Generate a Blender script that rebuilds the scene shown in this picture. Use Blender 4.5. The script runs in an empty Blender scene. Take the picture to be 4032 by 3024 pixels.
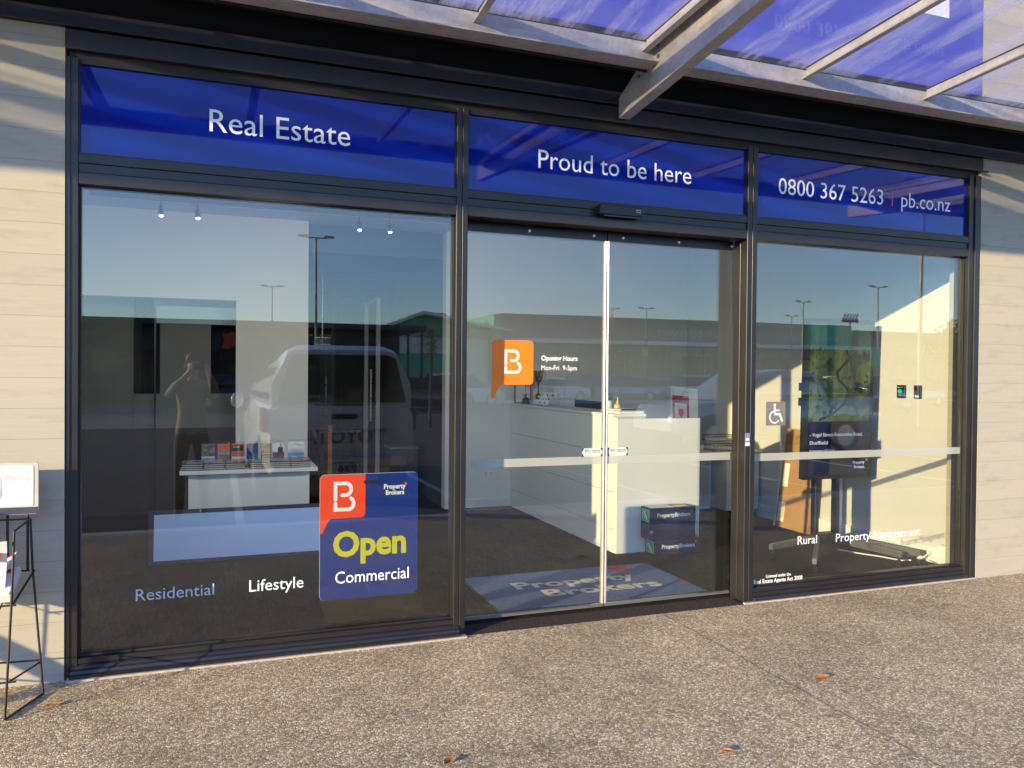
import bpy, bmesh, math, random
from mathutils import Vector, Matrix
random.seed(7)
sc = bpy.context.scene
C = sc.collection
R = math.radians

# ---------------------------------------------------------------- camera
cam_d = bpy.data.cameras.new('camera'); cam = bpy.data.objects.new('camera', cam_d); C.objects.link(cam)
YAW, PITCH, ROLL, F, D = R(20.48226), R(-0.69898), R(-0.51051), 3105.385, 4.46186
cy_, sy_, cp_, sp_ = math.cos(YAW), math.sin(YAW), math.cos(PITCH), math.sin(PITCH)
fw = Vector((sy_*cp_, cy_*cp_, sp_)); rt = Vector((cy_, -sy_, 0)); dn = fw.cross(rt)
r2 = math.cos(ROLL)*rt + math.sin(ROLL)*dn; d2 = -math.sin(ROLL)*rt + math.cos(ROLL)*dn
mw = Matrix((r2, -d2, -fw)).transposed().to_4x4(); mw.translation = Vector((0, -D, 1.55))
cam.matrix_world = mw
cam_d.sensor_width = 36; cam_d.lens = F/4032*36; cam_d.clip_start = 0.02; cam_d.clip_end = 2000
sc.camera = cam

# ---------------------------------------------------------------- light
SUN = Vector((-0.869, -0.462, 0.1755)).normalized()
w = bpy.data.worlds.new('World'); sc.world = w; w.use_nodes = True
wn = w.node_tree.nodes; sky = wn.new('ShaderNodeTexSky'); sky.sky_type = 'NISHITA'; sky.sun_disc = False
sky.sun_elevation = R(10.1); sky.sun_rotation = R(242); sky.air_density = 1.0; sky.dust_density = 0.05; sky.ozone_density = 4.2
wn['Background'].inputs[1].default_value = 0.15
hs_ = wn.new('ShaderNodeHueSaturation'); hs_.inputs['Saturation'].default_value = .95; hs_.inputs['Hue'].default_value = .514
w.node_tree.links.new(sky.outputs[0], hs_.inputs['Color']); w.node_tree.links.new(hs_.outputs[0], wn['Background'].inputs[0])
sl = bpy.data.lights.new('sun', 'SUN'); sl.energy = 2.45; sl.angle = R(0.5); sl.color = (1.0, 0.76, 0.41)
so = bpy.data.objects.new('sun', sl); C.objects.link(so); so.rotation_euler = SUN.to_track_quat('Z', 'Y').to_euler()
sc.view_settings.view_transform = 'Standard'; sc.view_settings.look = 'None'; sc.view_settings.gamma = 1
sc.view_settings.exposure = 2.1
sc.render.engine = 'CYCLES'
sc.cycles.max_bounces = 10; sc.cycles.transparent_max_bounces = 24; sc.cycles.glossy_bounces = 5; sc.cycles.diffuse_bounces = 6
sc.cycles.caustics_reflective = False; sc.cycles.caustics_refractive = False
sc.cycles.use_denoising = True

# ---------------------------------------------------------------- materials
MATS = {}
def nodes(name):
    m = bpy.data.materials.new(name); m.use_nodes = True
    return m, m.node_tree.nodes, m.node_tree.links, m.node_tree.nodes['Principled BSDF']
def mixc(n, l, fac, a, b):
    x = n.new('ShaderNodeMix'); x.data_type = 'RGBA'
    for s, v in ((x.inputs[0], fac), (x.inputs[6], a), (x.inputs[7], b)):
        if hasattr(v, 'is_output'): l.new(v, s)
        elif isinstance(v, (int, float)): s.default_value = v
        else: s.default_value = (*v[:3], 1)
    return x.outputs[2]
def ramp(n, l, src, stops):
    r = n.new('ShaderNodeValToRGB'); e = r.color_ramp.elements
    while len(e) < len(stops): e.new(0.5)
    for k, (p, c) in enumerate(stops):
        e[k].position = p; e[k].color = (c, c, c, 1) if isinstance(c, (int, float)) else (*c, 1)
    l.new(src, r.inputs[0]); return r.outputs[0]
def math_(n, l, op, a, b=None):
    x = n.new('ShaderNodeMath'); x.operation = op
    for s, v in zip(x.inputs, (a, b)):
        if v is None: continue
        if hasattr(v, 'is_output'): l.new(v, s)
        else: s.default_value = v
    return x.outputs[0]
def mapping(n, l, scale=(1, 1, 1), rot=(0, 0, 0)):
    t = n.new('ShaderNodeTexCoord'); m = n.new('ShaderNodeMapping')
    m.inputs['Scale'].default_value = scale; m.inputs['Rotation'].default_value = rot
    l.new(t.outputs['Object'], m.inputs[0]); return m.outputs[0]
def noise(n, l, vec, scale, detail=4, rough=.55, dist=0):
    t = n.new('ShaderNodeTexNoise'); t.inputs['Scale'].default_value = scale; t.inputs['Detail'].default_value = detail
    t.inputs['Roughness'].default_value = rough; t.inputs['Distortion'].default_value = dist
    if vec is not None: l.new(vec, t.inputs['Vector'])
    return t.outputs[0]
def bump(n, l, h, b, strength, dist=.002, chain=None):
    x = n.new('ShaderNodeBump'); x.inputs['Strength'].default_value = strength; x.inputs['Distance'].default_value = dist
    l.new(h, x.inputs['Height'])
    if chain is not None: l.new(chain, x.inputs['Normal'])
    if b is not None: l.new(x.outputs[0], b.inputs['Normal'])
    return x.outputs[0]
def P(name, col, rough=.5, metal=0., var=.12, scale=8., bmp=0., bscale=60., ior=None, emit=0., stretch=(1, 1, 1), coat=0.):
    """principled surface with noise variation in colour and gloss"""
    if name in MATS: return MATS[name]
    m, n, l, b = nodes(name)
    v = mapping(n, l, stretch); f = noise(n, l, v, scale)
    lo = tuple(c*(1-var) for c in col); hi = tuple(min(1, c*(1+var)) for c in col)
    c = mixc(n, l, ramp(n, l, f, [(.3, 0.), (.7, 1.)]), lo, hi)
    l.new(c, b.inputs['Base Color'])
    rr = n.new('ShaderNodeMapRange'); rr.inputs[3].default_value = max(0.01, rough*.8); rr.inputs[4].default_value = min(1, rough*1.2)
    l.new(f, rr.inputs[0]); l.new(rr.outputs[0], b.inputs['Roughness'])
    b.inputs['Metallic'].default_value = metal
    if ior: b.inputs['IOR'].default_value = ior
    if coat: b.inputs['Coat Weight'].default_value = coat; b.inputs['Coat Roughness'].default_value = .05
    if bmp: bump(n, l, noise(n, l, v, bscale, 5), b, bmp)
    if emit: l.new(c, b.inputs['Emission Color']); b.inputs['Emission Strength'].default_value = emit
    MATS[name] = m; return m
def glass_mat(name, r0, tint=(1, 1, 1), dirt_and_sun=0., wav=0., graze=1.):
    m, n, l, b = nodes(name); out = n['Material Output']
    lw = n.new('ShaderNodeLayerWeight'); lw.inputs[0].default_value = .5
    f = math_(n, l, 'ADD', math_(n, l, 'MULTIPLY', math_(n, l, 'POWER', lw.outputs['Facing'], 3.2 if not dirt_and_sun else 5), (1-r0)*graze), r0)
    t = n.new('ShaderNodeBsdfTransparent'); t.inputs[0].default_value = (*tint, 1)
    g = n.new('ShaderNodeBsdfGlossy'); g.inputs['Roughness'].default_value = 0.0
    if wav:
        bp = bump(n, l, noise(n, l, mapping(n, l), 1.3, 1), None, wav, .01); l.new(bp, g.inputs['Normal'])
    mx = n.new('ShaderNodeMixShader'); l.new(f, mx.inputs[0]); l.new(t.outputs[0], mx.inputs[1]); l.new(g.outputs[0], mx.inputs[2])
    res = mx.outputs[0]
    if dirt_and_sun:
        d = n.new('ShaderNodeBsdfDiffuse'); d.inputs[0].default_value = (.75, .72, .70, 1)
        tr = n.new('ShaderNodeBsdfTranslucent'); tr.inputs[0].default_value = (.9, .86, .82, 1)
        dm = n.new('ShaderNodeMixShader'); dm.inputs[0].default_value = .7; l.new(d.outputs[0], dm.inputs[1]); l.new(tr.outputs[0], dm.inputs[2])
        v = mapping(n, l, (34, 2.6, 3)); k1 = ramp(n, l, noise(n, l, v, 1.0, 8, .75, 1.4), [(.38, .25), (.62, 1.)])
        sun_bands = ramp(n, l, noise(n, l, mapping(n, l, (1.9, .35, 1)), 1.25, 5, .6, .6), [(.47, .12), (.56, 1.)])  # sunlit bands along the rafters, painted into the dirt mask
        fac = math_(n, l, 'MULTIPLY', math_(n, l, 'MULTIPLY', k1, sun_bands), dirt_and_sun)
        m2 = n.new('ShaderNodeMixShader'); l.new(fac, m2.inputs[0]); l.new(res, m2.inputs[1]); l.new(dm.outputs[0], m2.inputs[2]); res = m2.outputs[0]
    l.new(res, out.inputs[0]); MATS[name] = m; return m

GLASS = glass_mat('window_glass', .078, (.96, .98, .97), wav=.03)
DGLASS = glass_mat('door_glass', .088, (.96, .985, .97), wav=.03)
CGLASS = glass_mat('canopy_glass', .07, (.88, .88, .95), dirt_and_sun=.50, graze=.2)
CLEAR = glass_mat('clear_acrylic', .05, (.97, .97, .98))
FRAME = P('dark_aluminium', (.038, .037, .039), .36, .55, .15, 3, .05, 200)
FRAME_D = P('dark_recess', (.012, .012, .013), .6, 0, .2, 5)
BLACKP = P('black_soffit_paint', (.006, .006, .007), .75, 0, .3, 4)
def galv():
    m, n, l, b = nodes('galvanised_steel'); v = mapping(n, l)
    vo = n.new('ShaderNodeTexVoronoi'); vo.inputs['Scale'].default_value = 45; l.new(v, vo.inputs['Vector'])
    sp = n.new('ShaderNodeSeparateColor'); l.new(vo.outputs['Color'], sp.inputs[0])
    big = noise(n, l, mapping(n, l, (1, 1, 1)), 6, 6, .7)
    a = mixc(n, l, ramp(n, l, sp.outputs[0], [(0, 0.), (1, 1.)]), (.46, .455, .44), (.56, .555, .535))
    c = mixc(n, l, ramp(n, l, big, [(.45, 0.), (.8, 1.)]), a, (.36, .34, .30)); l.new(c, b.inputs['Base Color'])
    b.inputs['Metallic'].default_value = .15; b.inputs['Roughness'].default_value = .42
    bump(n, l, big, b, .15, .002); MATS['galv'] = m; return m
GALV = galv()
def concrete():
    m, n, l, b = nodes('board_formed_concrete')
    t = n.new('ShaderNodeTexCoord'); s = n.new('ShaderNodeSeparateXYZ'); l.new(t.outputs['Object'], s.inputs[0])
    cx = n.new('ShaderNodeCombineXYZ'); l.new(math_(n, l, 'ADD', s.outputs[0], s.outputs[1]), cx.inputs[0]); l.new(s.outputs[2], cx.inputs[1])
    wob = noise(n, l, t.outputs['Object'], 3, 3)
    zz = math_(n, l, 'ADD', s.outputs[2], math_(n, l, 'MULTIPLY', wob, .012)); l.new(zz, cx.inputs[1])
    br = n.new('ShaderNodeTexBrick'); l.new(cx.outputs[0], br.inputs['Vector']); br.offset = .37; br.inputs['Scale'].default_value = 1
    br.inputs['Brick Width'].default_value = 3.3; br.inputs['Row Height'].default_value = .152; br.inputs['Mortar Size'].default_value = .0016
    br.inputs['Mortar Smooth'].default_value = .6
    br.inputs['Color1'].default_value = (.0, .0, .0, 1); br.inputs['Color2'].default_value = (1, 1, 1, 1); br.inputs['Mortar'].default_value = (.5, .5, .5, 1)
    g = mapping(n, l, (1.2, 1.2, 26)); grain = noise(n, l, g, 2.4, 8, .65, .4)
    blot = noise(n, l, mapping(n, l, (1.2, 1.2, 5)), 2.3, 6, .65)
    pit = n.new('ShaderNodeTexVoronoi'); pit.inputs['Scale'].default_value = 22; l.new(mapping(n, l, (1, 1, 1.6)), pit.inputs['Vector'])
    c1 = mixc(n, l, br.outputs['Color'], (.385, .365, .305), (.41, .385, .32))
    c2 = mixc(n, l, ramp(n, l, blot, [(.52, 0.), (.70, .5)]), c1, (.27, .255, .23))
    c3 = mixc(n, l, ramp(n, l, grain, [(.35, .22), (.62, 0.)]), c2, (.29, .275, .25))
    c4 = mixc(n, l, math_(n, l, 'MULTIPLY', br.outputs['Fac'], .6), c3, (.16, .145, .125))
    l.new(c4, b.inputs['Base Color']); b.inputs['Roughness'].default_value = .85
    h = math_(n, l, 'SUBTRACT', math_(n, l, 'ADD', math_(n, l, 'MULTIPLY', grain, .5), math_(n, l, 'MULTIPLY', br.outputs['Color'], .5)), math_(n, l, 'MULTIPLY', br.outputs['Fac'], 1.5))
    k = bump(n, l, h, None, .30, .005)
    bump(n, l, ramp(n, l, pit.outputs['Distance'], [(0., 0.), (.12, 1.)]), b, .25, .003, k)
    return m
CONC = concrete()
def aggregate():
    m, n, l, b = nodes('exposed_aggregate_concrete'); v = mapping(n, l)
    vo = n.new('ShaderNodeTexVoronoi'); vo.inputs['Scale'].default_value = 90; vo.inputs['Randomness'].default_value = 1; l.new(v, vo.inputs['Vector'])
    ve = n.new('ShaderNodeTexVoronoi'); ve.feature = 'DISTANCE_TO_EDGE'; ve.inputs['Scale'].default_value = 90; l.new(v, ve.inputs['Vector'])
    sp = n.new('ShaderNodeSeparateColor'); l.new(vo.outputs['Color'], sp.inputs[0])
    st = n.new('ShaderNodeValToRGB'); e = st.color_ramp.elements; e[0].position = 0; e[0].color = (.31, .222, .13, 1); e[1].position = .42; e[1].color = (.62, .47, .28, 1)
    for p, c in ((.60, (.73, .58, .36)), (.78, (.86, .73, .48)), (.93, (.96, .89, .66))):
        q = e.new(p); q.color = (*c, 1)
    l.new(sp.outputs[0], st.inputs[0])
    big = noise(n, l, v, 1.1, 5, .6); mid = noise(n, l, v, 7, 4)
    c = mixc(n, l, ramp(n, l, ve.outputs['Distance'], [(0.02, 1.), (.13, 0.)]), st.outputs[0], (.26, .19, .112))
    tone = ramp(n, l, math_(n, l, 'ADD', math_(n, l, 'MULTIPLY', big, .7), math_(n, l, 'MULTIPLY', mid, .3)), [(.35, .72), (.62, 1.12)])
    gum = n.new('ShaderNodeTexVoronoi'); gum.inputs['Scale'].default_value = 2.1; l.new(v, gum.inputs['Vector'])
    gs = ramp(n, l, math_(n, l, 'ADD', gum.outputs['Distance'], math_(n, l, 'MULTIPLY', mid, .05)), [(.045, .62), (.075, 1.)])
    patch = ramp(n, l, noise(n, l, mapping(n, l, (1, 1.6, 1)), 2.6, 6, .7, .8), [(.52, 1.), (.72, .72)])
    tone = math_(n, l, 'MULTIPLY', math_(n, l, 'MULTIPLY', tone, gs), patch)
    mu = n.new('ShaderNodeMix'); mu.data_type = 'RGBA'; mu.blend_type = 'MULTIPLY'; mu.inputs[0].default_value = 1
    l.new(c, mu.inputs[6]); l.new(tone, mu.inputs[7]); l.new(mu.outputs[2], b.inputs['Base Color'])
    b.inputs['Roughness'].default_value = .62; b.inputs['Specular IOR Level'].default_value = .45
    hs = math_(n, l, 'MULTIPLY', ramp(n, l, ve.outputs['Distance'], [(0., 0.), (.25, 1.)]), ramp(n, l, sp.outputs[1], [(0, .35), (1, 1.)]))
    bump(n, l, hs, b, .55, .0035); return m
AGG = aggregate()
def asphalt():
    m, n, l, b = nodes('asphalt'); v = mapping(n, l)
    c = mixc(n, l, noise(n, l, v, 90, 3), (.03, .03, .031), (.085, .083, .08))
    c = mixc(n, l, ramp(n, l, noise(n, l, v, .5, 5), [(.4, 0.), (.7, .6)]), c, (.10, .097, .092))
    l.new(c, b.inputs['Base Color']); b.inputs['Roughness'].default_value = .85; bump(n, l, noise(n, l, v, 150, 2), b, .4, .004); return m
ASPH = asphalt()
def carpet(name, a, b_, scale=260, ribs=0.):
    m, n, l, b = nodes(name); v = mapping(n, l, (1, 1, 1))
    f = noise(n, l, v, scale, 2, .8)
    f2 = noise(n, l, mapping(n, l, (3.5, 1, 1)), scale*.35, 2, .8)
    c = mixc(n, l, ramp(n, l, math_(n, l, 'ADD', math_(n, l, 'MULTIPLY', f, .6), math_(n, l, 'MULTIPLY', f2, .4)), [(.44, 0.), (.68, 1.)]), a, b_)
    l.new(c, b.inputs['Base Color']); b.inputs['Roughness'].default_value = .95; b.inputs['Specular IOR Level'].default_value = .1
    h = f if not ribs else math_(n, l, 'ADD', f, f2)
    bump(n, l, h, b, .9, .004)
    MATS[name] = m; return m
CARPET = carpet('charcoal_loop_carpet', (.003, .003, .003), (.085, .080, .070), 150, 1)
THRESH = carpet('grey_entry_matting', (.035, .028, .026), (.15, .125, .11), 170)
MATBLUE = carpet('blue_mat_pile', (.09, .14, .28), (.22, .30, .50), 260)
MATTEXT = carpet('cream_mat_pile', (.70, .67, .58), (.88, .85, .76), 260)
MATRED = carpet('red_mat_pile', (.38, .05, .02), (.55, .09, .04), 300)
WHITEW = P('white_wall_paint', (.80, .785, .755), .55, 0, .02, 2, .04, 260)
CEIL = P('ceiling_paint', (.58, .58, .58), .7, 0, .03, 2)
LAM = P('white_laminate', (.80, .80, .78), .55, 0, .02, 3)
LAMG = P('grey_laminate', (.50, .52, .54), .35, 0, .03, 3)
VINYLW = P('white_vinyl', (.88, .89, .90), .5, 0, .02, 10)
VINYLP = P('pale_blue_vinyl', (.42, .50, .55), .45, 0, .03, 10)
ORANGE = P('orange_vinyl', (.93, .20, .004), .4, 0, .03, 6)
REDO = P('red_orange_print', (.90, .075, .018), .35, 0, .03, 6)
NAVY = P('navy_print', (.012, .035, .215), .3, 0, .06, 6)
YEL = P('yellow_print', (.62, .60, .02), .4, 0, .03, 6)
BLUE = P('blue_spandrel_film', (.001, .013, .25), .03, 0, .10, 1.2, ior=1.48)
BLACK = P('black_plastic', (.013, .013, .014), .4, 0, .2, 20)
DKGREY = P('dark_grey_plastic', (.05, .05, .052), .45, 0, .15, 20)
SILVER = P('brushed_silver', (.62, .61, .60), .28, .9, .05, 30)
GREYM = P('grey_painted_metal', (.20, .205, .20), .38, .5, .06, 12)
DARKROOM = P('shaded_grey_wall', (.07, .072, .072), .6, 0, .08, 2)  # shade of the unlit corridor put into its wall and ceiling colour
CARD = P('brown_cardboard', (.42, .235, .10), .8, 0, .10, 9, .1, 90)
PAPER = P('white_paper', (.80, .80, .78), .6, 0, .04, 30)
BOXNAVY = P('navy_carton', (.014, .012, .060), .45, 0, .12, 14)
GREEN = P('green_print', (.01, .33, .12), .45, 0, .05, 12)
SKIN = P('skin', (.60, .36, .26), .5, 0, .08, 20)
HOOD = P('grey_green_fleece', (.30, .29, .25), .9, 0, .2, 14, .3, 120)
TROUS = P('dark_trousers', (.07, .065, .06), .9, 0, .2, 14)
HAIR = P('dark_hair', (.03, .02, .014), .6, 0, .3, 60, .5, 200)
CARW = P('white_car_paint', (.78, .78, .76), .22, 0, .02, 2, coat=.6)
CARS = P('silver_car_paint', (.36, .42, .50), .25, .35, .04, 2, coat=.6)
CARD_ = P('dark_car_paint', (.02, .022, .026), .2, 0, .1, 2, coat=.6)
CARR = P('red_car_paint', (.35, .02, .02), .22, 0, .1, 2, coat=.6)
CARGL = P('dark_car_glass', (.008, .010, .012), .03, 0, .2, 2, ior=1.7)
TYRE = P('tyre_rubber', (.015, .015, .015), .85, 0, .2, 30)
LAMPRED = P('red_lens', (.45, .015, .01), .15, 0, .1, 10)
CHROME = P('chrome', (.75, .75, .76), .08, 1, .02, 10)
LEAFM = P('foliage_green', (.045, .075, .03), .6, 0, .4, 3)
BARK = P('bark', (.11, .085, .065), .9, 0, .3, 12, .5, 30)

# ---------------------------------------------------------------- mesh helpers
ANCH = {}
class MB:
    def __init__(s): s.v = []; s.f = []
    def add(s, vs, fs):
        k = len(s.v); s.v += [Vector(p) for p in vs]; s.f += [[k+i for i in f] for f in fs]; return s
    def box(s, x0, x1, y0, y1, z0, z1, M=None):
        vs = [Vector((x, y, z)) for z in (z0, z1) for y in (y0, y1) for x in (x0, x1)]
        if M is not None: vs = [M @ p for p in vs]
        return s.add(vs, [[0, 2, 3, 1], [4, 5, 7, 6], [0, 1, 5, 4], [2, 6, 7, 3], [0, 4, 6, 2], [1, 3, 7, 5]])
    def cyl(s, p0, p1, r, n=12, r1=None, cap=True):
        p0, p1 = Vector(p0), Vector(p1); r1 = r if r1 is None else r1
        q = (p1-p0).to_track_quat('Z', 'Y'); vs = []
        for p, rr in ((p0, r), (p1, r1)):
            for k in range(n): a = 2*math.pi*k/n; vs.append(p+q @ Vector((math.cos(a)*rr, math.sin(a)*rr, 0)))
        fs = [[k, (k+1) % n, n+(k+1) % n, n+k] for k in range(n)]
        if cap: fs += [list(range(n))[::-1], list(range(n, 2*n))]
        return s.add(vs, fs)
    def tube(s, pts, r, n=8):
        for a, b in zip(pts, pts[1:]): s.cyl(a, b, r, n)
        for p in pts[1:-1]: s.ball(p, r*1.01, n, max(4, n//2))
        return s
    def ball(s, c, r, n=12, m=8, sc_=(1, 1, 1)):
        c = Vector(c); vs = [c+Vector((0, 0, r*sc_[2]))]
        for i in range(1, m):
            t = math.pi*i/m
            for k in range(n):
                a = 2*math.pi*k/n; vs.append(c+Vector((math.sin(t)*math.cos(a)*r*sc_[0], math.sin(t)*math.sin(a)*r*sc_[1], math.cos(t)*r*sc_[2])))
        vs.append(c-Vector((0, 0, r*sc_[2]))); L = len(vs)-1; fs = [[0, 1+k, 1+(k+1) % n] for k in range(n)]
        for i in range(m-2):
            for k in range(n): a = 1+i*n; fs.append([a+k, a+n+k, a+n+(k+1) % n, a+(k+1) % n])
        a = 1+(m-2)*n; fs += [[a+(k+1) % n, a+k, L] for k in range(n)]
        return s.add(vs, fs)
    def lathe(s, c, prof, n=16):
        c = Vector(c); vs = []
        for r, z in prof:
            for k in range(n): a = 2*math.pi*k/n; vs.append(c+Vector((r*math.cos(a), r*math.sin(a), z)))
        fs = []
        for i in range(len(prof)-1):
            for k in range(n): fs.append([i*n+k, i*n+(k+1) % n, (i+1)*n+(k+1) % n, (i+1)*n+k])
        fs += [list(range(n))[::-1], list(range((len(prof)-1)*n, len(prof)*n))]
        return s.add(vs, fs)
    def prism(s, poly, O, U, V, depth):
        """2D polygon (u,v) placed at O with axes U,V and extruded along UxV*depth"""
        O, U, V = Vector(O), Vector(U), Vector(V); N = U.cross(V).normalized()*depth; n = len(poly)
        a = [O+U*u+V*v for u, v in poly]; b = [p+N for p in a]
        return s.add(a+b, [list(range(n))[::-1], list(range(n, 2*n))]+[[k, (k+1) % n, n+(k+1) % n, n+k] for k in range(n)])
    def build(s, name, mat, parent=None, bevel=0, smooth=False, seg=1):
        me = bpy.data.meshes.new(name); off = ANCH.get(parent.name, Vector((0, 0, 0))) if parent else Vector((0, 0, 0))
        me.from_pydata([p-off for p in s.v], [], s.f)
        bm = bmesh.new(); bm.from_mesh(me); bmesh.ops.recalc_face_normals(bm, faces=bm.faces)
        if bevel:
            es = [e for e in bm.edges if len(e.link_faces) == 2 and e.calc_face_angle(0) > .5]
            bmesh.ops.bevel(bm, geom=es, offset=bevel, segments=seg, affect='EDGES', profile=.5)
        if smooth:
            for f in bm.faces: f.smooth = True
            for e in bm.edges:
                if len(e.link_faces) == 2 and e.calc_face_angle(0) > .7: e.smooth = False
        bm.to_mesh(me); bm.free()
        o = bpy.data.objects.new(name, me); C.objects.link(o)
        if mat: me.materials.append(mat)
        if parent: o.parent = parent; ANCH[o.name] = off
        return o
def tag(o, label=None, cat=None, group=None, kind=None):
    if label: o['label'] = label
    if cat: o['category'] = cat
    if group: o['group'] = group
    if kind: o['kind'] = kind
    return o
def thing(name, label, cat, loc=(0, 0, 0), rz=0, group=None, local=False):
    o = bpy.data.objects.new(name, None); o.empty_display_size = .1; C.objects.link(o)
    o.location = loc; o.rotation_euler = (0, 0, rz); ANCH[o.name] = Vector((0, 0, 0)) if local else Vector(loc)
    return tag(o, label, cat, group)
def copy_tree(o, parent=None):
    c = o.copy(); C.objects.link(c); c.parent = parent
    for ch in list(o.children): copy_tree(ch, c)
    return c
def B(*a): return MB().box(*a)
def rrect(w, h, r, n=5, x0=0, z0=0):
    pts = []
    for cx, cz, a0 in ((w-r, h-r, 0), (r, h-r, 90), (r, r, 180), (w-r, r, 270)):
        for k in range(n+1): a = R(a0+90*k/n); pts.append((x0+cx+r*math.cos(a), z0+cz+r*math.sin(a)))
    return pts
XA, ZA = (1, 0, 0), (0, 0, 1)
_T = {}
def text_mesh(s, bold=0.):
    if (s, bold) in _T: return _T[(s, bold)]
    cu = bpy.data.curves.new('t', 'FONT'); cu.body = s; cu.size = 1; cu.resolution_u = 3; cu.offset = bold; cu.space_character = 1.0
    o = bpy.data.objects.new('t', cu); C.objects.link(o); dg = bpy.context.evaluated_depsgraph_get()
    me = bpy.data.meshes.new_from_object(o.evaluated_get(dg)); vs = [v.co.copy() for v in me.vertices]; fs = [list(p.vertices) for p in me.polygons]
    bpy.data.objects.remove(o); bpy.data.curves.remove(cu); bpy.data.meshes.remove(me)
    _T[(s, bold)] = (vs, fs); return vs, fs
CAP = max(v.y for v in text_mesh('H')[0])
def txt(s, O, U, V, width, cap, mat, parent, name='lettering', bold=.008, mb=None):
    """lettering: O baseline start, U reading direction, V up, total width and capital height in metres"""
    vs, fs = text_mesh(s, bold); x0 = min(v.x for v in vs); x1 = max(v.x for v in vs); O, U, V = Vector(O), Vector(U), Vector(V)
    m = mb or MB(); m.add([O+U*((v.x-x0)/(x1-x0)*width)+V*(v.y/CAP*cap) for v in vs], fs)
    return m if mb else m.build(name, mat, parent)
def stroke(mb, pts, wd, O, U, V):
    """ribbon of even width with round ends along a polyline"""
    O, U, V = Vector(O), Vector(U), Vector(V); n = len(pts); L = []; Rr = []
    def nrm(a, b):
        dx, dy = b[0]-a[0], b[1]-a[1]; q = math.hypot(dx, dy); return (-dy/q, dx/q)
    for i, p in enumerate(pts):
        if i == 0: m = nrm(p, pts[1]); k = 1
        elif i == n-1: m = nrm(pts[-2], p); k = 1
        else:
            a, b = nrm(pts[i-1], p), nrm(p, pts[i+1]); m = (a[0]+b[0], a[1]+b[1]); q = math.hypot(*m); m = (m[0]/q, m[1]/q); k = 1/max(.5, m[0]*a[0]+m[1]*a[1])
        L.append((p[0]+m[0]*wd/2*k, p[1]+m[1]*wd/2*k)); Rr.append((p[0]-m[0]*wd/2*k, p[1]-m[1]*wd/2*k))
    def cap(p, l, r_):
        a0 = math.atan2(l[1]-p[1], l[0]-p[0]); return [(p[0]+math.cos(a0+math.pi*k/6)*wd/2, p[1]+math.sin(a0+math.pi*k/6)*wd/2) for k in range(1, 6)]
    poly = Rr[:]+cap(pts[-1], Rr[-1], L[-1])+L[::-1]+cap(pts[0], L[0], Rr[0])
    vs = [O+U*u+V*v for u, v in Rr+L]; fs = [[i, i+1, n+i+1, n+i] for i in range(n-1)]
    mb.add(vs, fs)
    for p, l, r_ in ((pts[-1], Rr[-1], L[-1]), (pts[0], L[0], Rr[0])):
        c = [l]+cap(p, l, r_)+[r_]; mb.add([O+U*u+V*v for u, v in c], [list(range(len(c)))])
def arc(cx, cz, r, a0, a1, n=8): return [(cx+r*math.cos(R(a0+(a1-a0)*k/n)), cz+r*math.sin(R(a0+(a1-a0)*k/n))) for k in range(n+1)]
def blogo(O, U, V, w_, h, mat, parent):
    """the open two-stroke B emblem, w_ wide and h high"""
    mb = MB(); t = .125
    up = [(.07, .40), (.07, .93)]+[(.42, .93)]+arc(.46, .735, .195, 90, -90, 9)+[(.32, .54)]
    lo = [(.07, .27), (.07, .07)]+[(.44, .07)]+arc(.56, .26, .19, -90, 62, 9)
    sx, sz = w_/.80, h
    for q in (up, lo): stroke(mb, [(u*sx, v*sz) for u, v in q], t*h*.95, O, U, V)
    return mb.build('emblem', mat, parent)
def redmark(O, U, V, s, parent):
    mb = MB().add([Vector(O)+Vector(U)*u*s+Vector(V)*v*s for u, v in ((0, 0), (1, 0), (1, 1), (0, 1))], [[0, 1, 2, 3]])
    mb.build('red_square_mark', REDO, parent)


# ================================================================ ground
def struct(name, mb, mat, **k): return tag(mb.build(name, mat, None, **k), kind='structure')
g = MB().add([(-600, -600, -.13), (600, -600, -.13), (600, 600, -.13), (-600, 600, -.13)], [[0, 1, 2, 3]])
struct('car_park_ground', g, ASPH)
pv = B(-30, 40, -3.72, -.012, -.5, 0); pv.box(-30, -.70, -.012, .30, -.5, 0).box(5.50, 40, -.012, .3, -.5, 0)
struct('pavement', pv, AGG)
struct('kerb', B(-30, 40, -3.90, -3.722, -.5, -.004), P('kerb_concrete', (.62, .59, .54), .85, 0, .12, 6, .3, 80), bevel=.012)
jm = MB(); rj = random.Random(3)
J = [(2.72+rj.uniform(-.006, .006)-.012*k/10, -.03-.18*k) for k in range(21)]
for (xa, ya), (xb, yb) in zip(J, J[1:]): jm.add([(xa-.0025, ya, .0018), (xa+.0025, ya, .0018), (xb+.0025, yb, .0018), (xb-.0025, yb, .0018)], [[0, 1, 2, 3]])
struct('pavement_joint', jm, P('dark_joint', (.22, .17, .12), .9, 0, .2, 30))
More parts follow.
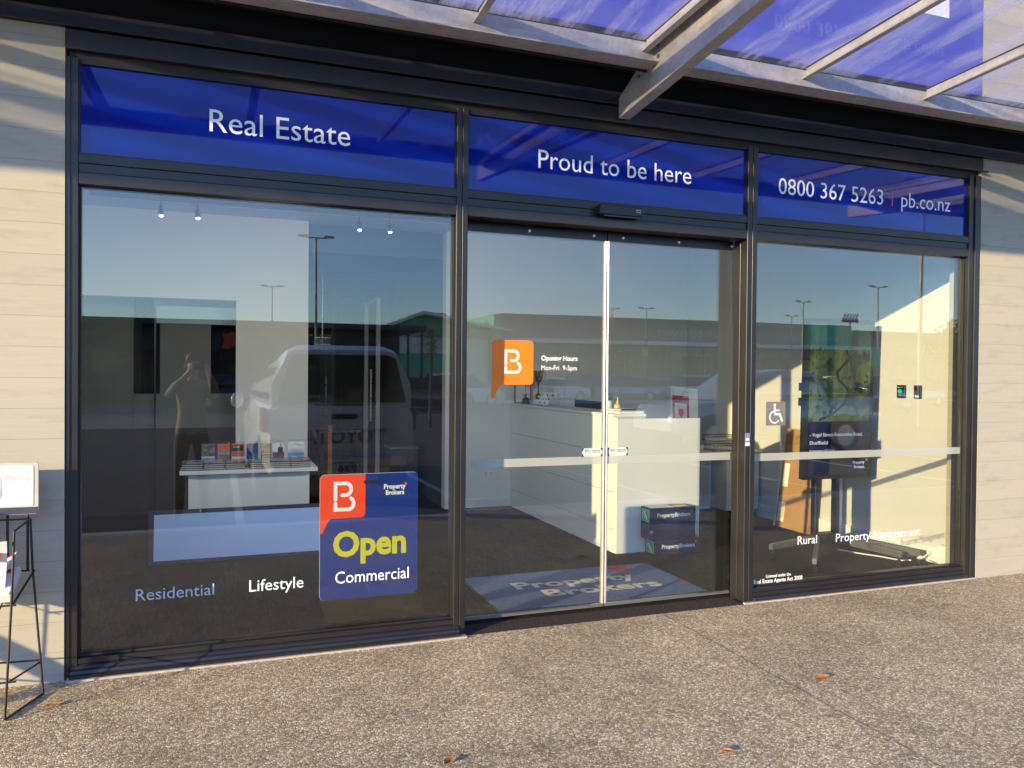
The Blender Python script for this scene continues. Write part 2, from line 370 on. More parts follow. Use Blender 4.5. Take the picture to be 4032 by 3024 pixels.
# ================================================================ building shell
def wall_thing(x0, x1, label):
    t = thing('concrete_wall', label, 'wall', (x0, 0, 0)); mb = MB()
    B(x0, x1, -.012, .26, -.02, 3.245).build('wall_panel', CONC, t); return t
wall_thing(-9, -.712, 'pale board-formed concrete wall left of the shopfront, behind the newspaper rack')
wall_thing(5.512, 16, 'pale board-formed concrete wall at the far right end of the shopfront')
t = thing('roof_fascia', 'black roof fascia and soffit running above the whole shopfront', 'fascia', (-9, 0, 3.25))
B(-9, 16, -.045, .02, 3.247, 3.325).build('flashing', FRAME, t, bevel=.003)
B(-9, 16, .022, .30, 3.247, 3.48).build('fascia_board', BLACKP, t)
B(-9, 16, -.40, .30, 3.485, 3.53).build('soffit', BLACKP, t)
B(-9, 16, -.02, .30, 3.534, 3.72).build('parapet', FRAME, t)
B(5.50, 16, -.012, .29, 3.722, 6.2).build('upper_wall', CONC, t)
us = B(-9, 5.488, -.02, .29, 3.722, 6.2).build('upper_sign_panel', P('blue_upper_cladding', (.055, .065, .38), .5, 0, .05, .7), t)
B(4.855, 5.133, -.026, -.021, 4.25, 4.9).build('sign_letter_edge', VINYLW, us)
struct('room_roof', B(-9, 16, .303, 14, 3.32, 3.48), CEIL)

# ================================================================ shopfront
sf = thing('shopfront', 'dark aluminium shopfront with blue lettered transom panels and large windows', 'shopfront', (-.7, 0, 0))
XL, XM1, XM2, XM3, XM4, XR = -.655, 1.311, 1.380, 3.362, 3.442, 5.402
B(-.710, XL, -.0, .13, 0.0, 3.11).box(-.710, -.690, -.006, 0, 0, 3.11).build('jamb', FRAME, sf, bevel=.002)
B(XR+.002, 5.51, 0, .13, 0, 3.11).box(5.455, 5.508, -.012, 0, 0, 3.11).build('jamb', FRAME, sf, bevel=.002)
B(XM1, 1.343, 0, .13, 0, 3.11).box(1.347, XM2, 0, .150, 0, 3.11).box(1.343, 1.347, .008, .1, 0, 3.11).build('mullion', FRAME, sf, bevel=.0015)
m_ = B(XM3, 3.399, 0, .150, 0, 3.11).box(3.403, XM4, 0, .13, 0, 3.11).box(3.399, 3.403, .008, .1, 0, 3.11)
for y in (.075,): m_.box(XM3-.006, XM3, y-.006, y+.006, .02, 2.48)
m_.build('mullion', FRAME, sf, bevel=.0015)
B(-.706, 5.508, -.030, .02, 3.141, 3.237).build('head_trim', FRAME, sf, bevel=.003)
B(5.47, 5.535, -.055, -.03, 3.128, 3.14).build('drip_ledge', FRAME, sf)
B(-.700, 5.50, .012, .13, 3.086, 3.141).build('head_frame', FRAME_D, sf)
for a, b in ((XL, XM1), (XM2, XM3), (XM4, XR)):
    B(a, b, .002, .13, 2.590, 2.637).build('transom_rail', FRAME, sf, bevel=.002)
    B(a, b, .012, .12, 2.546, 2.588).build('transom_groove', FRAME, sf)
    B(a, b, .002, .13, 2.484, 2.543).build('transom_rail', FRAME, sf, bevel=.002)
panels = []
for a, b in ((XL, XM1), (XM2, XM3), (XM4, XR)):
    p = B(a, b, .028, .045, 2.637, 3.086).build('transom_panel', BLUE, sf); panels.append(p)
    B(a, b, .016, .027, 2.637, 2.645).box(a, a+.006, .016, .027, 2.645, 3.08).box(b-.006, b, .016, .027, 2.645, 3.08).build('glazing_bead', FRAME, p)
def ftxt(s, x0, x1, z, cap, parent, mat=VINYLW, y=.0265, bold=.0, name='lettering'):
    return txt(s, (x0, y, z), XA, ZA, x1-x0, cap, mat, parent, name, bold)
ftxt('Real Estate', -.045, .693, 2.823, .117, panels[0])
ftxt('Proud to be here', 1.836, 2.929, 2.817, .113, panels[1])
ftxt('0800 367 5263', 3.634, 4.572, 2.818, .110, panels[2])
B(4.655, 4.660, .0260, .0268, 2.818, 2.920).build('divider_bar', ORANGE, panels[2])
ftxt('pb.co.nz', 4.746, 5.236, 2.820, .106, panels[2])
# windows
wins = []
for a, b, gy in ((XL, XM1, .045), (XM4, XR, .045)):
    o = B(a, b, gy, gy+.020, .098, 2.484).build('window_pane', GLASS, sf); wins.append(o)
    B(a, b, gy-.012, gy-.002, .098, .108).box(a, a+.007, gy-.012, gy-.002, .108, 2.48).box(b-.007, b, gy-.012, gy-.002, .108, 2.48).build('glazing_bead', FRAME_D, o)
    B(a, b, .0025, .13, .070, .097).box(a, b, .004, .13, .012, .067).build('bottom_rail', FRAME, sf, bevel=.002)
sil = MB().prism([(-.045, .012), (.004, .012), (.004, .060), (-.004, .062), (-.012, .050), (-.024, .044), (-.03, .030), (-.045, .024)], (XL-.03, 0, 0), (0, 1, 0), (0, 0, 1), XM1-XL+.06)
sil.build('sill', FRAME, sf, bevel=.001)
MB().prism([(-.014, .012), (.004, .012), (.004, .040), (-.010, .036)], (XM4, 0, 0), (0, 1, 0), (0, 0, 1), XR-XM4+.04).build('sill', FRAME, sf, bevel=.001)
for q in ((-.70, XM2, -.056), (XM3, 5.51, -.022)): B(*q, .10, -.02, .010).build('plinth_strip', P('mortar_strip', (.40, .36, .31), .9, 0, .15, 20, .3, 90), sf)
L_, Rw = wins
G0 = .0435
ftxt('Residential', -.393, -.012, .355, .060, L_, VINYLP, G0)
ftxt('Lifestyle', .167, .453, .354, .062, L_, VINYLW, G0)
ftxt('Commercial', .628, 1.050, .358, .066, L_, VINYLW, G0)
ftxt('Rural', 3.852, 4.022, .363, .058, Rw, VINYLW, G0)
ftxt('Property Management', 4.193, 5.000, .360, .058, Rw, VINYLW, G0)
ftxt('Licensed under the', 3.584, 3.796, .149, .022, Rw, VINYLW, G0, bold=.016)
ftxt('Real Estate Agents Act 2008', 3.482, 3.897, .114, .027, Rw, VINYLW, G0, bold=.016)
FROST = None
def frost():
    m, n, l, b = nodes('frosted_vinyl'); out = n['Material Output']
    d = n.new('ShaderNodeBsdfDiffuse'); d.inputs[0].default_value = (.62, .66, .62, 1); t = n.new('ShaderNodeBsdfTranslucent'); t.inputs[0].default_value = (.62, .66, .62, 1)
    x = n.new('ShaderNodeMixShader'); x.inputs[0].default_value = .35; l.new(d.outputs[0], x.inputs[1]); l.new(t.outputs[0], x.inputs[2])
    tr = n.new('ShaderNodeBsdfTransparent'); y = n.new('ShaderNodeMixShader')
    l.new(ramp(n, l, noise(n, l, mapping(n, l), 900, 1), [(0, .48), (1, .60)]), y.inputs[0]); l.new(tr.outputs[0], y.inputs[1]); l.new(x.outputs[0], y.inputs[2]); l.new(y.outputs[0], out.inputs[0]); return m
FROST = frost()
B(XM4+.008, XR-.002, G0-.0006, G0, .966, 1.018).build('safety_stripe', FROST, Rw)
# accessible symbol sticker
ws = B(3.565, 3.730, G0-.0008, G0, 1.210, 1.376).build('access_sticker', P('grey_sticker', (.17, .165, .15), .5, 0, .04, 10), Rw)
mb = MB(); OW = (3.565, G0-.0016, 1.210); sc2 = .165
mb.add([Vector(OW)+Vector((u*sc2, 0, v*sc2)) for u, v in [(.44+.062*math.cos(a*math.pi/8), .86+.062*math.sin(a*math.pi/8)) for a in range(16)]], [list(range(16))])
stroke(mb, [(u*sc2, v*sc2) for u, v in ((.44, .74), (.45, .48), (.70, .48), (.82, .20))], .085*sc2, OW, XA, ZA)
stroke(mb, [(u*sc2, v*sc2) for u, v in ((.47, .64), (.66, .64))], .055*sc2, (OW[0], OW[1]-.0003, OW[2]), XA, ZA)
stroke(mb, [(u*sc2, v*sc2) for u, v in [(.44+.25*math.cos(R(a)), .36+.25*math.sin(R(a))) for a in range(110, 325, 15)]], .055*sc2, (OW[0], OW[1]-.0006, OW[2]), XA, ZA)
mb.build('wheelchair_symbol', VINYLW, ws)
# small notice on the door jamb
nb = B(3.36, 3.399, -.0022, -.0004, 1.075, 1.165).build('jamb_notice', P('violet_notice', (.20, .20, .34), .4, 0, .1, 40), sf)
B(3.363, 3.396, -.003, -.0023, 1.08, 1.10).build('notice_text_block', PAPER, nb)
B(3.366, 3.393, -.003, -.0023, 1.115, 1.128).build('notice_text_block', PAPER, nb)

# ================================================================ sliding doors
DY = .160; KD = (4.46186+.165)/(4.46186+.28)
def kx(x): return x*KD
def kz(z): return 1.55+(z-1.55)*KD
def door(x0, x1, label):
    t = thing('sliding_door', label, 'door', (x0, DY, 0), group='sliding glass doors')
    gp = B(x0, x1, DY, DY+.012, .052, 2.424).build('glass_pane', DGLASS, t)
    B(x0, x1, DY-.012, DY+.03, 2.426, 2.486).build('top_rail', FRAME, t, bevel=.002)
    B(x0, x1, DY-.006, DY+.018, .034, .050).build('bottom_channel', GREYM, t)
    return t, gp
dl, gl = door(1.384, 2.376, 'left sliding glass door with the orange speech bubble emblem and opening hours')
dr, gr = door(2.386, 3.358, 'right sliding glass door, in front of the stacked navy cartons')
B(2.364, 2.3765, DY-.010, DY+.022, .052, 2.424).build('edge_strip', P('satin_edge_strip', (.60, .57, .58), .3, .5, .05, 10), dl, bevel=.002)
B(2.3845, 2.397, DY-.010, DY+.022, .052, 2.424).build('edge_strip', P('satin_edge_strip', (.60, .57, .58), .3, .5, .05, 10), dr, bevel=.002)
for x, p in ((1.40, dl), (1.83, dl), (2.278, dl), (2.492, dr), (2.916, dr), (3.342, dr)):
    MB().cyl((x, DY-.0125, 2.451), (x, DY-.016, 2.451), .009, 14).build('screw_cap', P('white_cap', (.8, .8, .8), .4, 0, .02, 9), p)
B(1.382, 3.36, .195, .26, 2.44, 2.60).build('door_header', FRAME, sf)
B(1.382, 3.36, .132, .194, 2.502, 2.60).build('header_soffit', FRAME_D, sf)
# door graphics
y = DY-.0012
q = [(1.714+.009, 1.484)]+[]
poly = [(kx(x), kz(z)) for x, z in rrect(.285, .285, .025, 5, 1.629, 1.484)]
pp = [(x, z) for x, z in poly if not (x < 1.66 and z < 1.52)]
tail = [(kx(x), kz(z)) for x, z in [(1.629, 1.50), (1.629, 1.405), (1.636, 1.396), (1.648, 1.400), (1.676, 1.462), (1.690, 1.479), (1.715, 1.484)]]
# order: right-top corner -> left-top -> tail -> right-bottom
rt_, lt_, rb_ = poly[0:6], poly[6:12], poly[18:24]
orange = MB().prism([(x, z) for x, z in rt_+lt_+tail+rb_], (0, y, 0), XA, ZA, .0006)
og = orange.build('orange_bubble', ORANGE, gl)
blogo((kx(1.715), y-.0012, kz(1.553)), XA, ZA, .116*KD, .158*KD, P('cream_vinyl', (.80, .76, .68), .5, 0, .02, 10), og)
ftxt('Opening Hours', kx(1.971), kx(2.229), kz(1.643), .030, gl, y=y, bold=.02)
ftxt('Mon-Fri  9-5pm', kx(1.971), kx(2.226), kz(1.580), .030, gl, y=y, bold=.004)
B(1.46, 2.363, DY-.0010, DY-.0002, kz(.955), kz(1.008)).build('safety_stripe', FROST, gl)
B(2.398, 3.357, DY-.0010, DY-.0002, kz(.953), kz(1.006)).build('safety_stripe', FROST, gr)
STK = P('pale_green_sticker', (.50, .60, .56), .45, 0, .04, 10)
for x0, x1, par in ((2.212, 2.363, gl), (2.399, 2.549, gr)):
    s_ = B(x0, x1, DY-.0016, DY-.0011, 1.0202, 1.0748).build('service_sticker', STK, par)
    yy = DY-.0022; k = MB()
    for u0, u1 in ((x0, x0+.016), (x1, x1-.016)):
        k.add([(u0, yy, 1.0202), (u1, yy, 1.0202), (u0, yy, 1.0475)], [[0, 1, 2]]).add([(u0, yy, 1.0748), (u1, yy, 1.0748), (u0, yy, 1.0475)], [[0, 1, 2]])
    k.build('corner_marks', BLACK, s_)
    txt('ES', (x0+.024, yy, 1.0494), XA, ZA, .030, .016, BLACK, s_, bold=0)
    txt('0800 851 835', (x0+.072, yy, 1.0553), XA, ZA, .062, .007, DKGREY, s_, bold=.01)
    txt('24/7 NATIONWIDE', (x0+.074, yy, 1.0455), XA, ZA, .058, .005, DKGREY, s_, bold=.01)
# door sensor
t = thing('door_sensor', 'black plastic door motion sensor mounted on the rail above the sliding doors', 'sensor', (2.37, 0, 2.575))
MB().prism([(2.214, 2.560), (2.23, 2.552), (2.48, 2.552), (2.52, 2.560), (2.523, 2.606), (2.505, 2.612), (2.235, 2.617), (2.222, 2.612)], (0, .0015, 0), (1, 0, 0), (0, 0, 1), .058).build('housing', BLACK, t, bevel=.006, seg=2)
B(2.25, 2.50, -.048, .0, 2.543, 2.5515).build('lens_strip', P('sensor_lens', (.004, .004, .005), .12, 0, .1, 10), t)
txt('DOOR', (2.472, -.0580, 2.588), XA, ZA, .034, .008, VINYLW, t, 'maker_mark')
txt('SENSOR', (2.472, -.0580, 2.576), XA, ZA, .034, .007, VINYLW, t, 'maker_mark')
# threshold
struct('threshold_matting', MB().add([(XM2, -.011, .002), (XM3, -.011, .002), (XM3, DY-.012, .002), (XM2, DY-.012, .002)], [[0, 1, 2, 3]]).box(XM2, XM3, -.011, DY+.02, -.4, .0), THRESH)

# ================================================================ glass canopy
cn = thing('glass_canopy', 'glass canopy on galvanised steel beams projecting over the pavement', 'canopy', (0, -.45, 3.4))
YC = -.46
def chan(mb, x0, x1, y, z0, z1, t=.008, lip=.07, way=1):
    mb.box(x0, x1, y-t, y, z0, z1).box(x0, x1, y, y+lip*way, z0, z0+t) if way > 0 else mb.box(x0, x1, y-t, y, z0, z1).box(x0, x1, y-lip, y-t, z0, z0+t)
    mb.box(x0, x1, min(y, y+lip*way), max(y, y+lip*way), z1-t, z1); return mb
c = MB(); c.box(-9, 16, YC-.008, YC, 3.345, 3.462).box(-9, 16, YC, YC+.07, 3.337, 3.345).box(-9, 16, YC-.062, YC-.008, 3.337, 3.345)
c.build('wall_channel', GALV, cn, bevel=.0015)
B(-9, 16, YC+.07, YC+.078, 3.325, 3.40).build('channel_backing', BLACKP, cn)
Y0, Y1 = -.50, -2.62
def zp(y): return 3.485+(-.50-y)*.055
def sbox(x0, x1, y0, y1, dz0, dz1):
    mb = MB(); return mb.add([(x, y, zp(y)+d) for d in (dz0, dz1) for y in (y0, y1) for x in (x0, x1)], [[0, 2, 3, 1], [4, 5, 7, 6], [0, 1, 5, 4], [2, 6, 7, 3], [0, 4, 6, 2], [1, 3, 7, 5]])
RX = [1.29-1.055*k for k in range(9, -1, -1)]+[2.30]+[3.435, 4.43, 5.45, 6.5, 7.55, 8.6, 9.65, 10.7, 11.8]
for x in RX:
    r = sbox(x-.004, x+.004, Y0+.03, Y1+.1, -.072, -.001); k = sbox(x-.004, x+.035, Y0+.03, Y1+.1, -.010, -.0015); r.v += k.v; r.f += [[len(r.v)-8+i for i in f] for f in k.f]
    k = sbox(x-.035, x+.004, Y0+.03, Y1+.1, -.080, -.072); r.v += k.v; r.f += [[len(r.v)-8+i for i in f] for f in k.f]
    r.build('rafter', GALV, cn)
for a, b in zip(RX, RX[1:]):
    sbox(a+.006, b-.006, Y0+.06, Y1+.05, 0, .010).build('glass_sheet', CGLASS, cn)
eb = B(-9, 16, Y1-.008, Y1, 3.52, 3.66).box(-9, 16, Y1, Y1+.07, 3.52, 3.528).box(-9, 16, Y1, Y1+.07, 3.652, 3.66); eb.build('edge_beam', GALV, cn)
def big_beam(x):
    prof = [(-.045, 3.160), (-.045, 3.285), (-.47, 3.470), (-2.74, 3.640), (-2.78, 3.60), (-2.78, 3.425)]
    mb = MB().prism([(u, v) for u, v in prof], (x, 0, 0), (0, 1, 0), (0, 0, 1), .009)
    fl = [(-.045, 3.160), (-2.78, 3.425), (-2.78, 3.435), (-.045, 3.170)]; mb.prism(fl, (x+.009, 0, 0), (0, 1, 0), (0, 0, 1), .066)
    tp = [(-.47, 3.460), (-.47, 3.470), (-2.74, 3.640), (-2.74, 3.630)]; mb.prism(tp, (x+.009, 0, 0), (0, 1, 0), (0, 0, 1), .066)
    o = mb.build('support_beam', GALV, cn)
    for yy, zz in ((-.30, 3.33), (-.52, 3.37), (-.52, 3.43)): MB().cyl((x-.010, yy, zz), (x, yy, zz), .011, 8).build('bolt', GREYM, o)
    B(x+.012, x+.07, -.50, -.49, 3.2, 3.42).build('stiffener', GALV, o)
for x in (-6.6, 2.348, 6.9, 11.4): big_beam(x)

# ================================================================ room
HC = 3.17
YB = 4.24
fl = B(-6, XM2, .13, 14, -.4, .001).box(XM2, XM3, DY+.021, 14, -.4, .001).box(XM3, 5.66, .13, 14, -.4, .001); struct('carpet_floor', fl, CARPET)
struct('ceiling', B(-1.6, 5.8, .14, 4.38, HC, HC+.1), CEIL)
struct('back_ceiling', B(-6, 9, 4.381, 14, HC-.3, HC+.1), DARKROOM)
struct('right_wall', B(5.645, 5.80, .13, 12, -.01, HC), P('cream_wall_paint', (.62, .61, .585), .6, 0, .03, 2, .04, 260))
struct('left_wall', B(-1.62, -1.5, .14, YB-.002, -.01, HC-.002), WHITEW)
bw = B(2.44, 5.644, YB, YB+.14, 0, HC)
struct('back_wall', bw, WHITEW)
# partition with interior window, left
pw = B(-6, -1.40, YB, YB+.12, 0, HC).box(-1.40, .18, YB, YB+.12, 2.29, HC).box(.18, .91, YB, YB+.12, 0, HC)
struct('partition_wall', pw, WHITEW)
it = thing('glazed_opening', 'white framed glazed opening to the dark room behind the brochure table', 'glazed opening', (-.6, YB, .95))
B(-1.44, .215, YB-.016, YB-.001, 2.29, 2.325).box(.18, .215, YB-.016, YB-.001, .003, 2.288).build('frame', LAM, it, bevel=.002)
B(-.60, -.585, YB+.03, YB+.08, .011, 2.288).build('frame_post', FRAME, it)
# corridor
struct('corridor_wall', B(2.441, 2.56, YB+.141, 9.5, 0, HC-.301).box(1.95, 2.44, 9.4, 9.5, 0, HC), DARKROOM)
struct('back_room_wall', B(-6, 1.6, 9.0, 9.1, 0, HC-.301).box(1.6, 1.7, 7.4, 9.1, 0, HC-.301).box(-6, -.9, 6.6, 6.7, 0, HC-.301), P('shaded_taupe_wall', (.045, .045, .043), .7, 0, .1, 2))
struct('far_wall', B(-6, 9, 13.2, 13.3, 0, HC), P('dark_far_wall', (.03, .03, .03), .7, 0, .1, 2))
struct('back_room_partition', B(-1.62, -.845, 4.90, 4.95, 0.93, 2.86).box(-.585, -.07, 4.90, 4.95, 0.93, 2.07).box(-.844, -.586, 4.90, 4.95, .93, 1.306).box(-.069, .9, 4.90, 4.95, .93, 1.306), P('grey_green_wall', (.20, .21, .20), .6, 0, .05, 2))
struct('back_room_dado', B(-1.62, .9, 4.88, 4.95, 0, .929), P('brown_panelling', (.045, .034, .026), .6, 0, .2, 6))
struct('sky_reflection_panel', B(-.62, .28, 4.86, 4.899, 2.071, 2.85), P('painted_sky_reflection', (.5, .70, .80), .5, 0, .03, 2))  # bright sky reflection of the inner glass, painted as a pale panel
# skirting
struct('skirting_board', B(5.625, 5.644, .16, 4.2, .002, .14).box(2.44, 5.62, YB-.014, YB-.001, .002, .10).box(.216, .91, YB-.014, YB-.001, .002, .10).box(5.60, 5.644, .145, .40, .002, .17), LAM)
struct('window_reveal', B(5.56, 5.644, .135, .20, .175, HC-.01), LAM)
t = thing('corridor_door', 'dark framed glass door at the end of the unlit corridor', 'door', (1.5, 7.2, 0))
B(.95, 1.0, 7.2, 7.26, 0, 2.2).box(1.55, 1.60, 7.2, 7.26, 0, 2.2).box(.95, 1.60, 7.2, 7.26, 2.2, 2.26).build('door_frame', FRAME, t)
B(1.001, 1.549, 7.22, 7.23, .02, 2.19).build('glass_panel', CLEAR, t)
MB().tube([(1.47, 7.16, .9), (1.47, 7.16, 1.5)], .012).cyl((1.47, 7.16, .95), (1.47, 7.22, .95), .008).cyl((1.47, 7.16, 1.45), (1.47, 7.22, 1.45), .008).build('pull_handle', SILVER, t)
t = thing('office_door', 'dark framed glazed office door standing along the corridor side', 'door', (2.0, 6.4, 0))
B(1.98, 2.03, 6.0, 6.05, 0, 2.5).box(1.98, 2.03, 6.9, 6.95, 0, 2.5).box(1.98, 2.03, 6.0, 6.95, 2.5, 2.55).build('door_frame', LAMG, t)
MB().tube([(1.95, 6.2, .9), (1.95, 6.2, 1.6)], .012).build('pull_handle', SILVER, t)
# exit sign
t = thing('exit_sign', 'small green running man exit sign hanging in the dark corridor', 'exit sign', (1.30, 6.2, 2.2))
e_ = B(1.205, 1.40, 6.20, 6.225, 1.93, 2.01).build('sign_box', P('exit_green', (.006, .06, .04), .3, 0, .1, 9), t, bevel=.003)
B(1.202, 1.403, 6.198, 6.227, 2.011, 2.017).box(1.202, 1.403, 6.198, 6.227, 1.924, 1.929).build('edge_trim', SILVER, t)
k = MB(); Oe = (1.30-.03, 6.1985, 1.936)
for seg in (((.3, .5), (.55, .32), (.5, .1)), ((.3, .5), (.15, .3), (0, .3)), ((.3, .5), (.4, .78)), ((.4, .76), (.15, .62)), ((.4, .76), (.62, .6))): stroke(k, [(u*.06, v*.07) for u, v in seg], .008, Oe, XA, ZA)
k.ball((Oe[0]+.027, 6.198, Oe[2]+.065), .006, 8, 5); k.build('running_man', VINYLW, t)
MB().cyl((1.30, 6.21, 2.017), (1.30, 6.21, HC), .006, 6).build('hanging_rod', SILVER, t)

# ------------------------------------------------ reception desk
t = thing('reception_desk', 'long white reception desk with a lower end panel behind the sliding doors', 'reception desk', (3.6, 2.9, 0))
for k_, (za, zb) in enumerate(((.002, .205), (.209, .530), (.534, .862), (.866, 1.185))):
    B(3.235, 3.262, 1.63, 4.235, za, zb).build('front_panel', LAM, t, bevel=.0015)
B(3.24, 4.08, 1.60, 1.628, .002, 1.172).build('end_panel', LAM, t, bevel=.002)
B(3.225, 3.56, 1.66, 4.236, 1.187, 1.212).build('counter_top', LAM, t, bevel=.002)
B(3.265, 3.53, 1.63, 4.23, .01, 1.186).build('carcass', LAMG, t)
B(3.57, 4.08, 1.63, 4.23, .72, .75).build('work_surface', LAM, t, bevel=.002)
# stacked cartons
def carton(x0, x1, y0, y1, z0, z1, label, rz=0, text=True, top=False):
    cx, cy = (x0+x1)/2, (y0+y1)/2
    t = thing('stationery_carton', label, 'carton', (cx, cy, z0), rz, 'stacked navy cartons', local=True)
    hx_, hy_, h = (x1-x0)/2, (y1-y0)/2, z1-z0
    b = B(-hx_, hx_, -hy_, hy_, 0.001, h).build('box_body', BOXNAVY, t, bevel=.003)
    B(-hx_, hx_, -hy_, hy_, h*.52, h*.53).build('lid_seam', BLACK, t) if False else None
    if text:
        mb = txt('PropertyBrokers', (-hx_+.07, -hy_-.0008, h*.42), XA, ZA, 2*hx_-.125, .034, VINYLW, b, bold=.022)
        redmark((hx_-.055, -hy_-.0008, h*.68), XA, ZA, .018, b)
        gl_ = B(-hx_-.0012, -hx_-.0002, -hy_+.010, -hy_+.145, .012, h-.012).build('green_label', GREEN, b)
        bd = MB()
        ys, ye, zs, ze = -hy_+.016, -hy_+.139, .018, h-.02; X = -hx_-.002
        for a in ((ys, ye, zs, zs+.004), (ys, ye, ze-.004, ze), (ys, ys+.005, zs, ze), (ye-.005, ye, zs, ze)): bd.add([(X, a[0], a[2]), (X, a[1], a[2]), (X, a[1], a[3]), (X, a[0], a[3])], [[0, 1, 2, 3]])
        bd.add([(X, -hy_+.035, .028), (X, -hy_+.055, .028), (X, -hy_+.115, h-.035), (X, -hy_+.096, h-.030)], [[0, 1, 2, 3]])
        bd.add([(X, -hy_+.072, .028), (X, -hy_+.078, .028), (X, -hy_+.130, h-.050), (X, -hy_+.124, h-.045)], [[0, 1, 2, 3]]); bd.build('label_graphic', P('pale_mint', (.6, .8, .68), .5, 0, .03, 10), gl_)
    if top:
        B(-hx_+.02, hx_*.1, -hy_+.02, hy_-.02, h+.0005, h+.0015).build('shipping_label', PAPER, b); B(hx_*.2, hx_-.05, -hy_+.02, hy_-.05, h+.0005, h+.0015).build('yellow_label', P('yellow_label', (.75, .62, .12), .6, 0, .1, 20), b)
    else: B(-hx_-.001, -hx_+.03, -hy_-.0012, -hy_-.0002, h*.45, h*.62).build('tape_tab', P('clear_tape', (.35, .34, .36), .3, 0, .1, 20), b) if not text else None
    return t
carton(3.523, 3.983, 1.433, 1.596, 0, .136, 'navy printed carton at the bottom of the stack on the carpet')
carton(3.475, 3.930, 1.433, 1.594, .137, .272, 'plain navy carton in the middle of the stack without lettering', R(.6), text=False)
carton(3.478, 3.932, 1.433, 1.594, .273, .409, 'navy printed carton on top of the stack, with paper labels on its lid', R(-.4), top=True)
# door mat
t = thing('door_mat', 'blue logo door mat on the carpet just inside the sliding doors', 'door mat', (2.5, .8, 0))
mt = MB().prism(rrect(1.56, .86, .02, 3), (1.735, .345, .002), XA, (0, 1, 0), .008).build('mat_pile', MATBLUE, t)
mp = MB().prism(rrect(1.60, .90, .02, 3), (1.715, .325, .0015), XA, (0, 1, 0), .005).build('rubber_edge', BLACK, t)
txt('Property', (2.02, .800, .0108), (1, 0, 0), (0, 1, 0), .98, .155, MATTEXT, mt, bold=.03)
txt('Brokers', (2.16, .560, .0108), (1, 0, 0), (0, 1, 0), .92, .155, MATTEXT, mt, bold=.03)
q = B(2.93, 3.08, 1.03, 1.155, .0102, .0108).build('red_square_mark', MATRED, mt)
blogo((2.975, 1.045, .0112), (1, 0, 0), (0, 1, 0), .06, .09, P('dark_red_pile', (.25, .03, .012), .9, 0, .1, 60), q)

# ------------------------------------------------ things on the counter
CT = 1.2125
t = thing('certificate_frame', 'wooden framed certificate leaning at the far end of the reception counter', 'picture frame', (3.30, 4.2, CT))
B(3.27, 3.48, 4.20, 4.215, CT, 1.52).build('frame', P('honey_timber', (.36, .22, .10), .5, 0, .2, 20), t, bevel=.002)
B(3.285, 3.465, 4.197, 4.1995, CT+.015, 1.505).build('certificate', PAPER, t)
def trophy(x, y, h, label, mat):
    t = thing('trophy_cup', label, 'trophy', (x, y, CT), local=True, group='trophies on the reception counter')
    MB().lathe((0, 0, 0), [(.05, 0), (.05, .02), (.042, .025), (.042, .055), (.03, .06)], 16).build('plinth', BLACK, t, smooth=True)
    MB().lathe((0, 0, .0601), [(.022, 0), (.034, .01), (.034, .05), (.012, .065), (.008, h*.45), (.014, h*.5), (.010, h*.53), (.04, h*.62), (.052, h*.78), (.055, h*.95), (.050, h*.95), (.02, h*.66)], 20).build('cup', mat, t, smooth=True)
    for s in (-1, 1): MB().tube([(s*.045, 0, .06+h*.66)]+[(s*(.055+.032*math.sin(a)), 0, .06+h*.80-.035*math.cos(a)) for a in (0.3, .9, 1.5, 2.1, 2.7)]+[(s*.05, 0, .06+h*.93)], .004, 6).build('handle', mat, t)
    return t
trophy(3.34, 4.02, .30, 'shorter silver trophy cup on the reception counter', CHROME)
trophy(3.43, 3.86, .34, 'taller dark bronze trophy cup on the reception counter', P('bronze', (.30, .22, .13), .25, .9, .1, 20))
t = thing('card_holder', 'clear tiered holder full of business cards on the reception counter', 'card holder', (3.40, 3.5, CT))
MB().prism([(0, 0), (.14, 0), (.14, .13), (.10, .13), (.10, .085), (.05, .085), (.05, .045), (0, .045)], (3.30, 3.70, CT), (1, 0, 0), (0, 0, 1), .42).build('tiers', CLEAR, t)
for k in range(9):
    r_, c_ = divmod(k, 3)
    mb = MB().box(-.042, .042, -.002, .002, 0, .052, Matrix.Translation((3.305+.047*r_, 3.34+.14*c_, CT+.012+.040*r_)) @ Matrix.Rotation(R(-72+random.uniform(-6, 6)), 4, 'Z') @ Matrix.Rotation(R(-18), 4, 'X'))
    o = mb.build('business_card', PAPER, t)
    B(3.2, 3.2, 3, 3, 1, 1) if False else None
    MB().box(-.034, -.018, -.0028, -.0022, .010, .034, Matrix.Translation((3.305+.047*r_, 3.34+.14*c_, CT+.012+.040*r_)) @ Matrix.Rotation(R(-72), 4, 'Z') @ Matrix.Rotation(R(-18), 4, 'X')).build('portrait_block', BLACK, o)
t = thing('monitor_top', 'black monitor back edge rising behind the reception counter', 'monitor', (3.62, 2.95, .9))
B(3.60, 3.64, 2.60, 3.25, .95, 1.285).build('screen_back', BLACK, t, bevel=.006); MB().cyl((3.66, 2.92, .76), (3.66, 2.92, 1.0), .02).build('stand_neck', BLACK, t); B(3.58, 3.76, 2.82, 3.02, .751, .762).build('stand_foot', BLACK, t)
t = thing('book', 'closed white covered visitor book on the near end of the counter', 'book', (3.4, 1.8, CT))
B(3.30, 3.545, 1.68, 1.98, CT+.001, CT+.022).build('pages', PAPER, t)
B(3.292, 3.552, 1.672, 1.99, CT+.0225, CT+.027).build('cover', LAMG, t, bevel=.001)
t = thing('notepad', 'spiral notepad lying open on top of the visitor book', 'notepad', (3.42, 1.8, CT+.03))
M_ = Matrix.Translation((3.435, 1.82, CT+.029)) @ Matrix.Rotation(R(9), 4, 'Z')
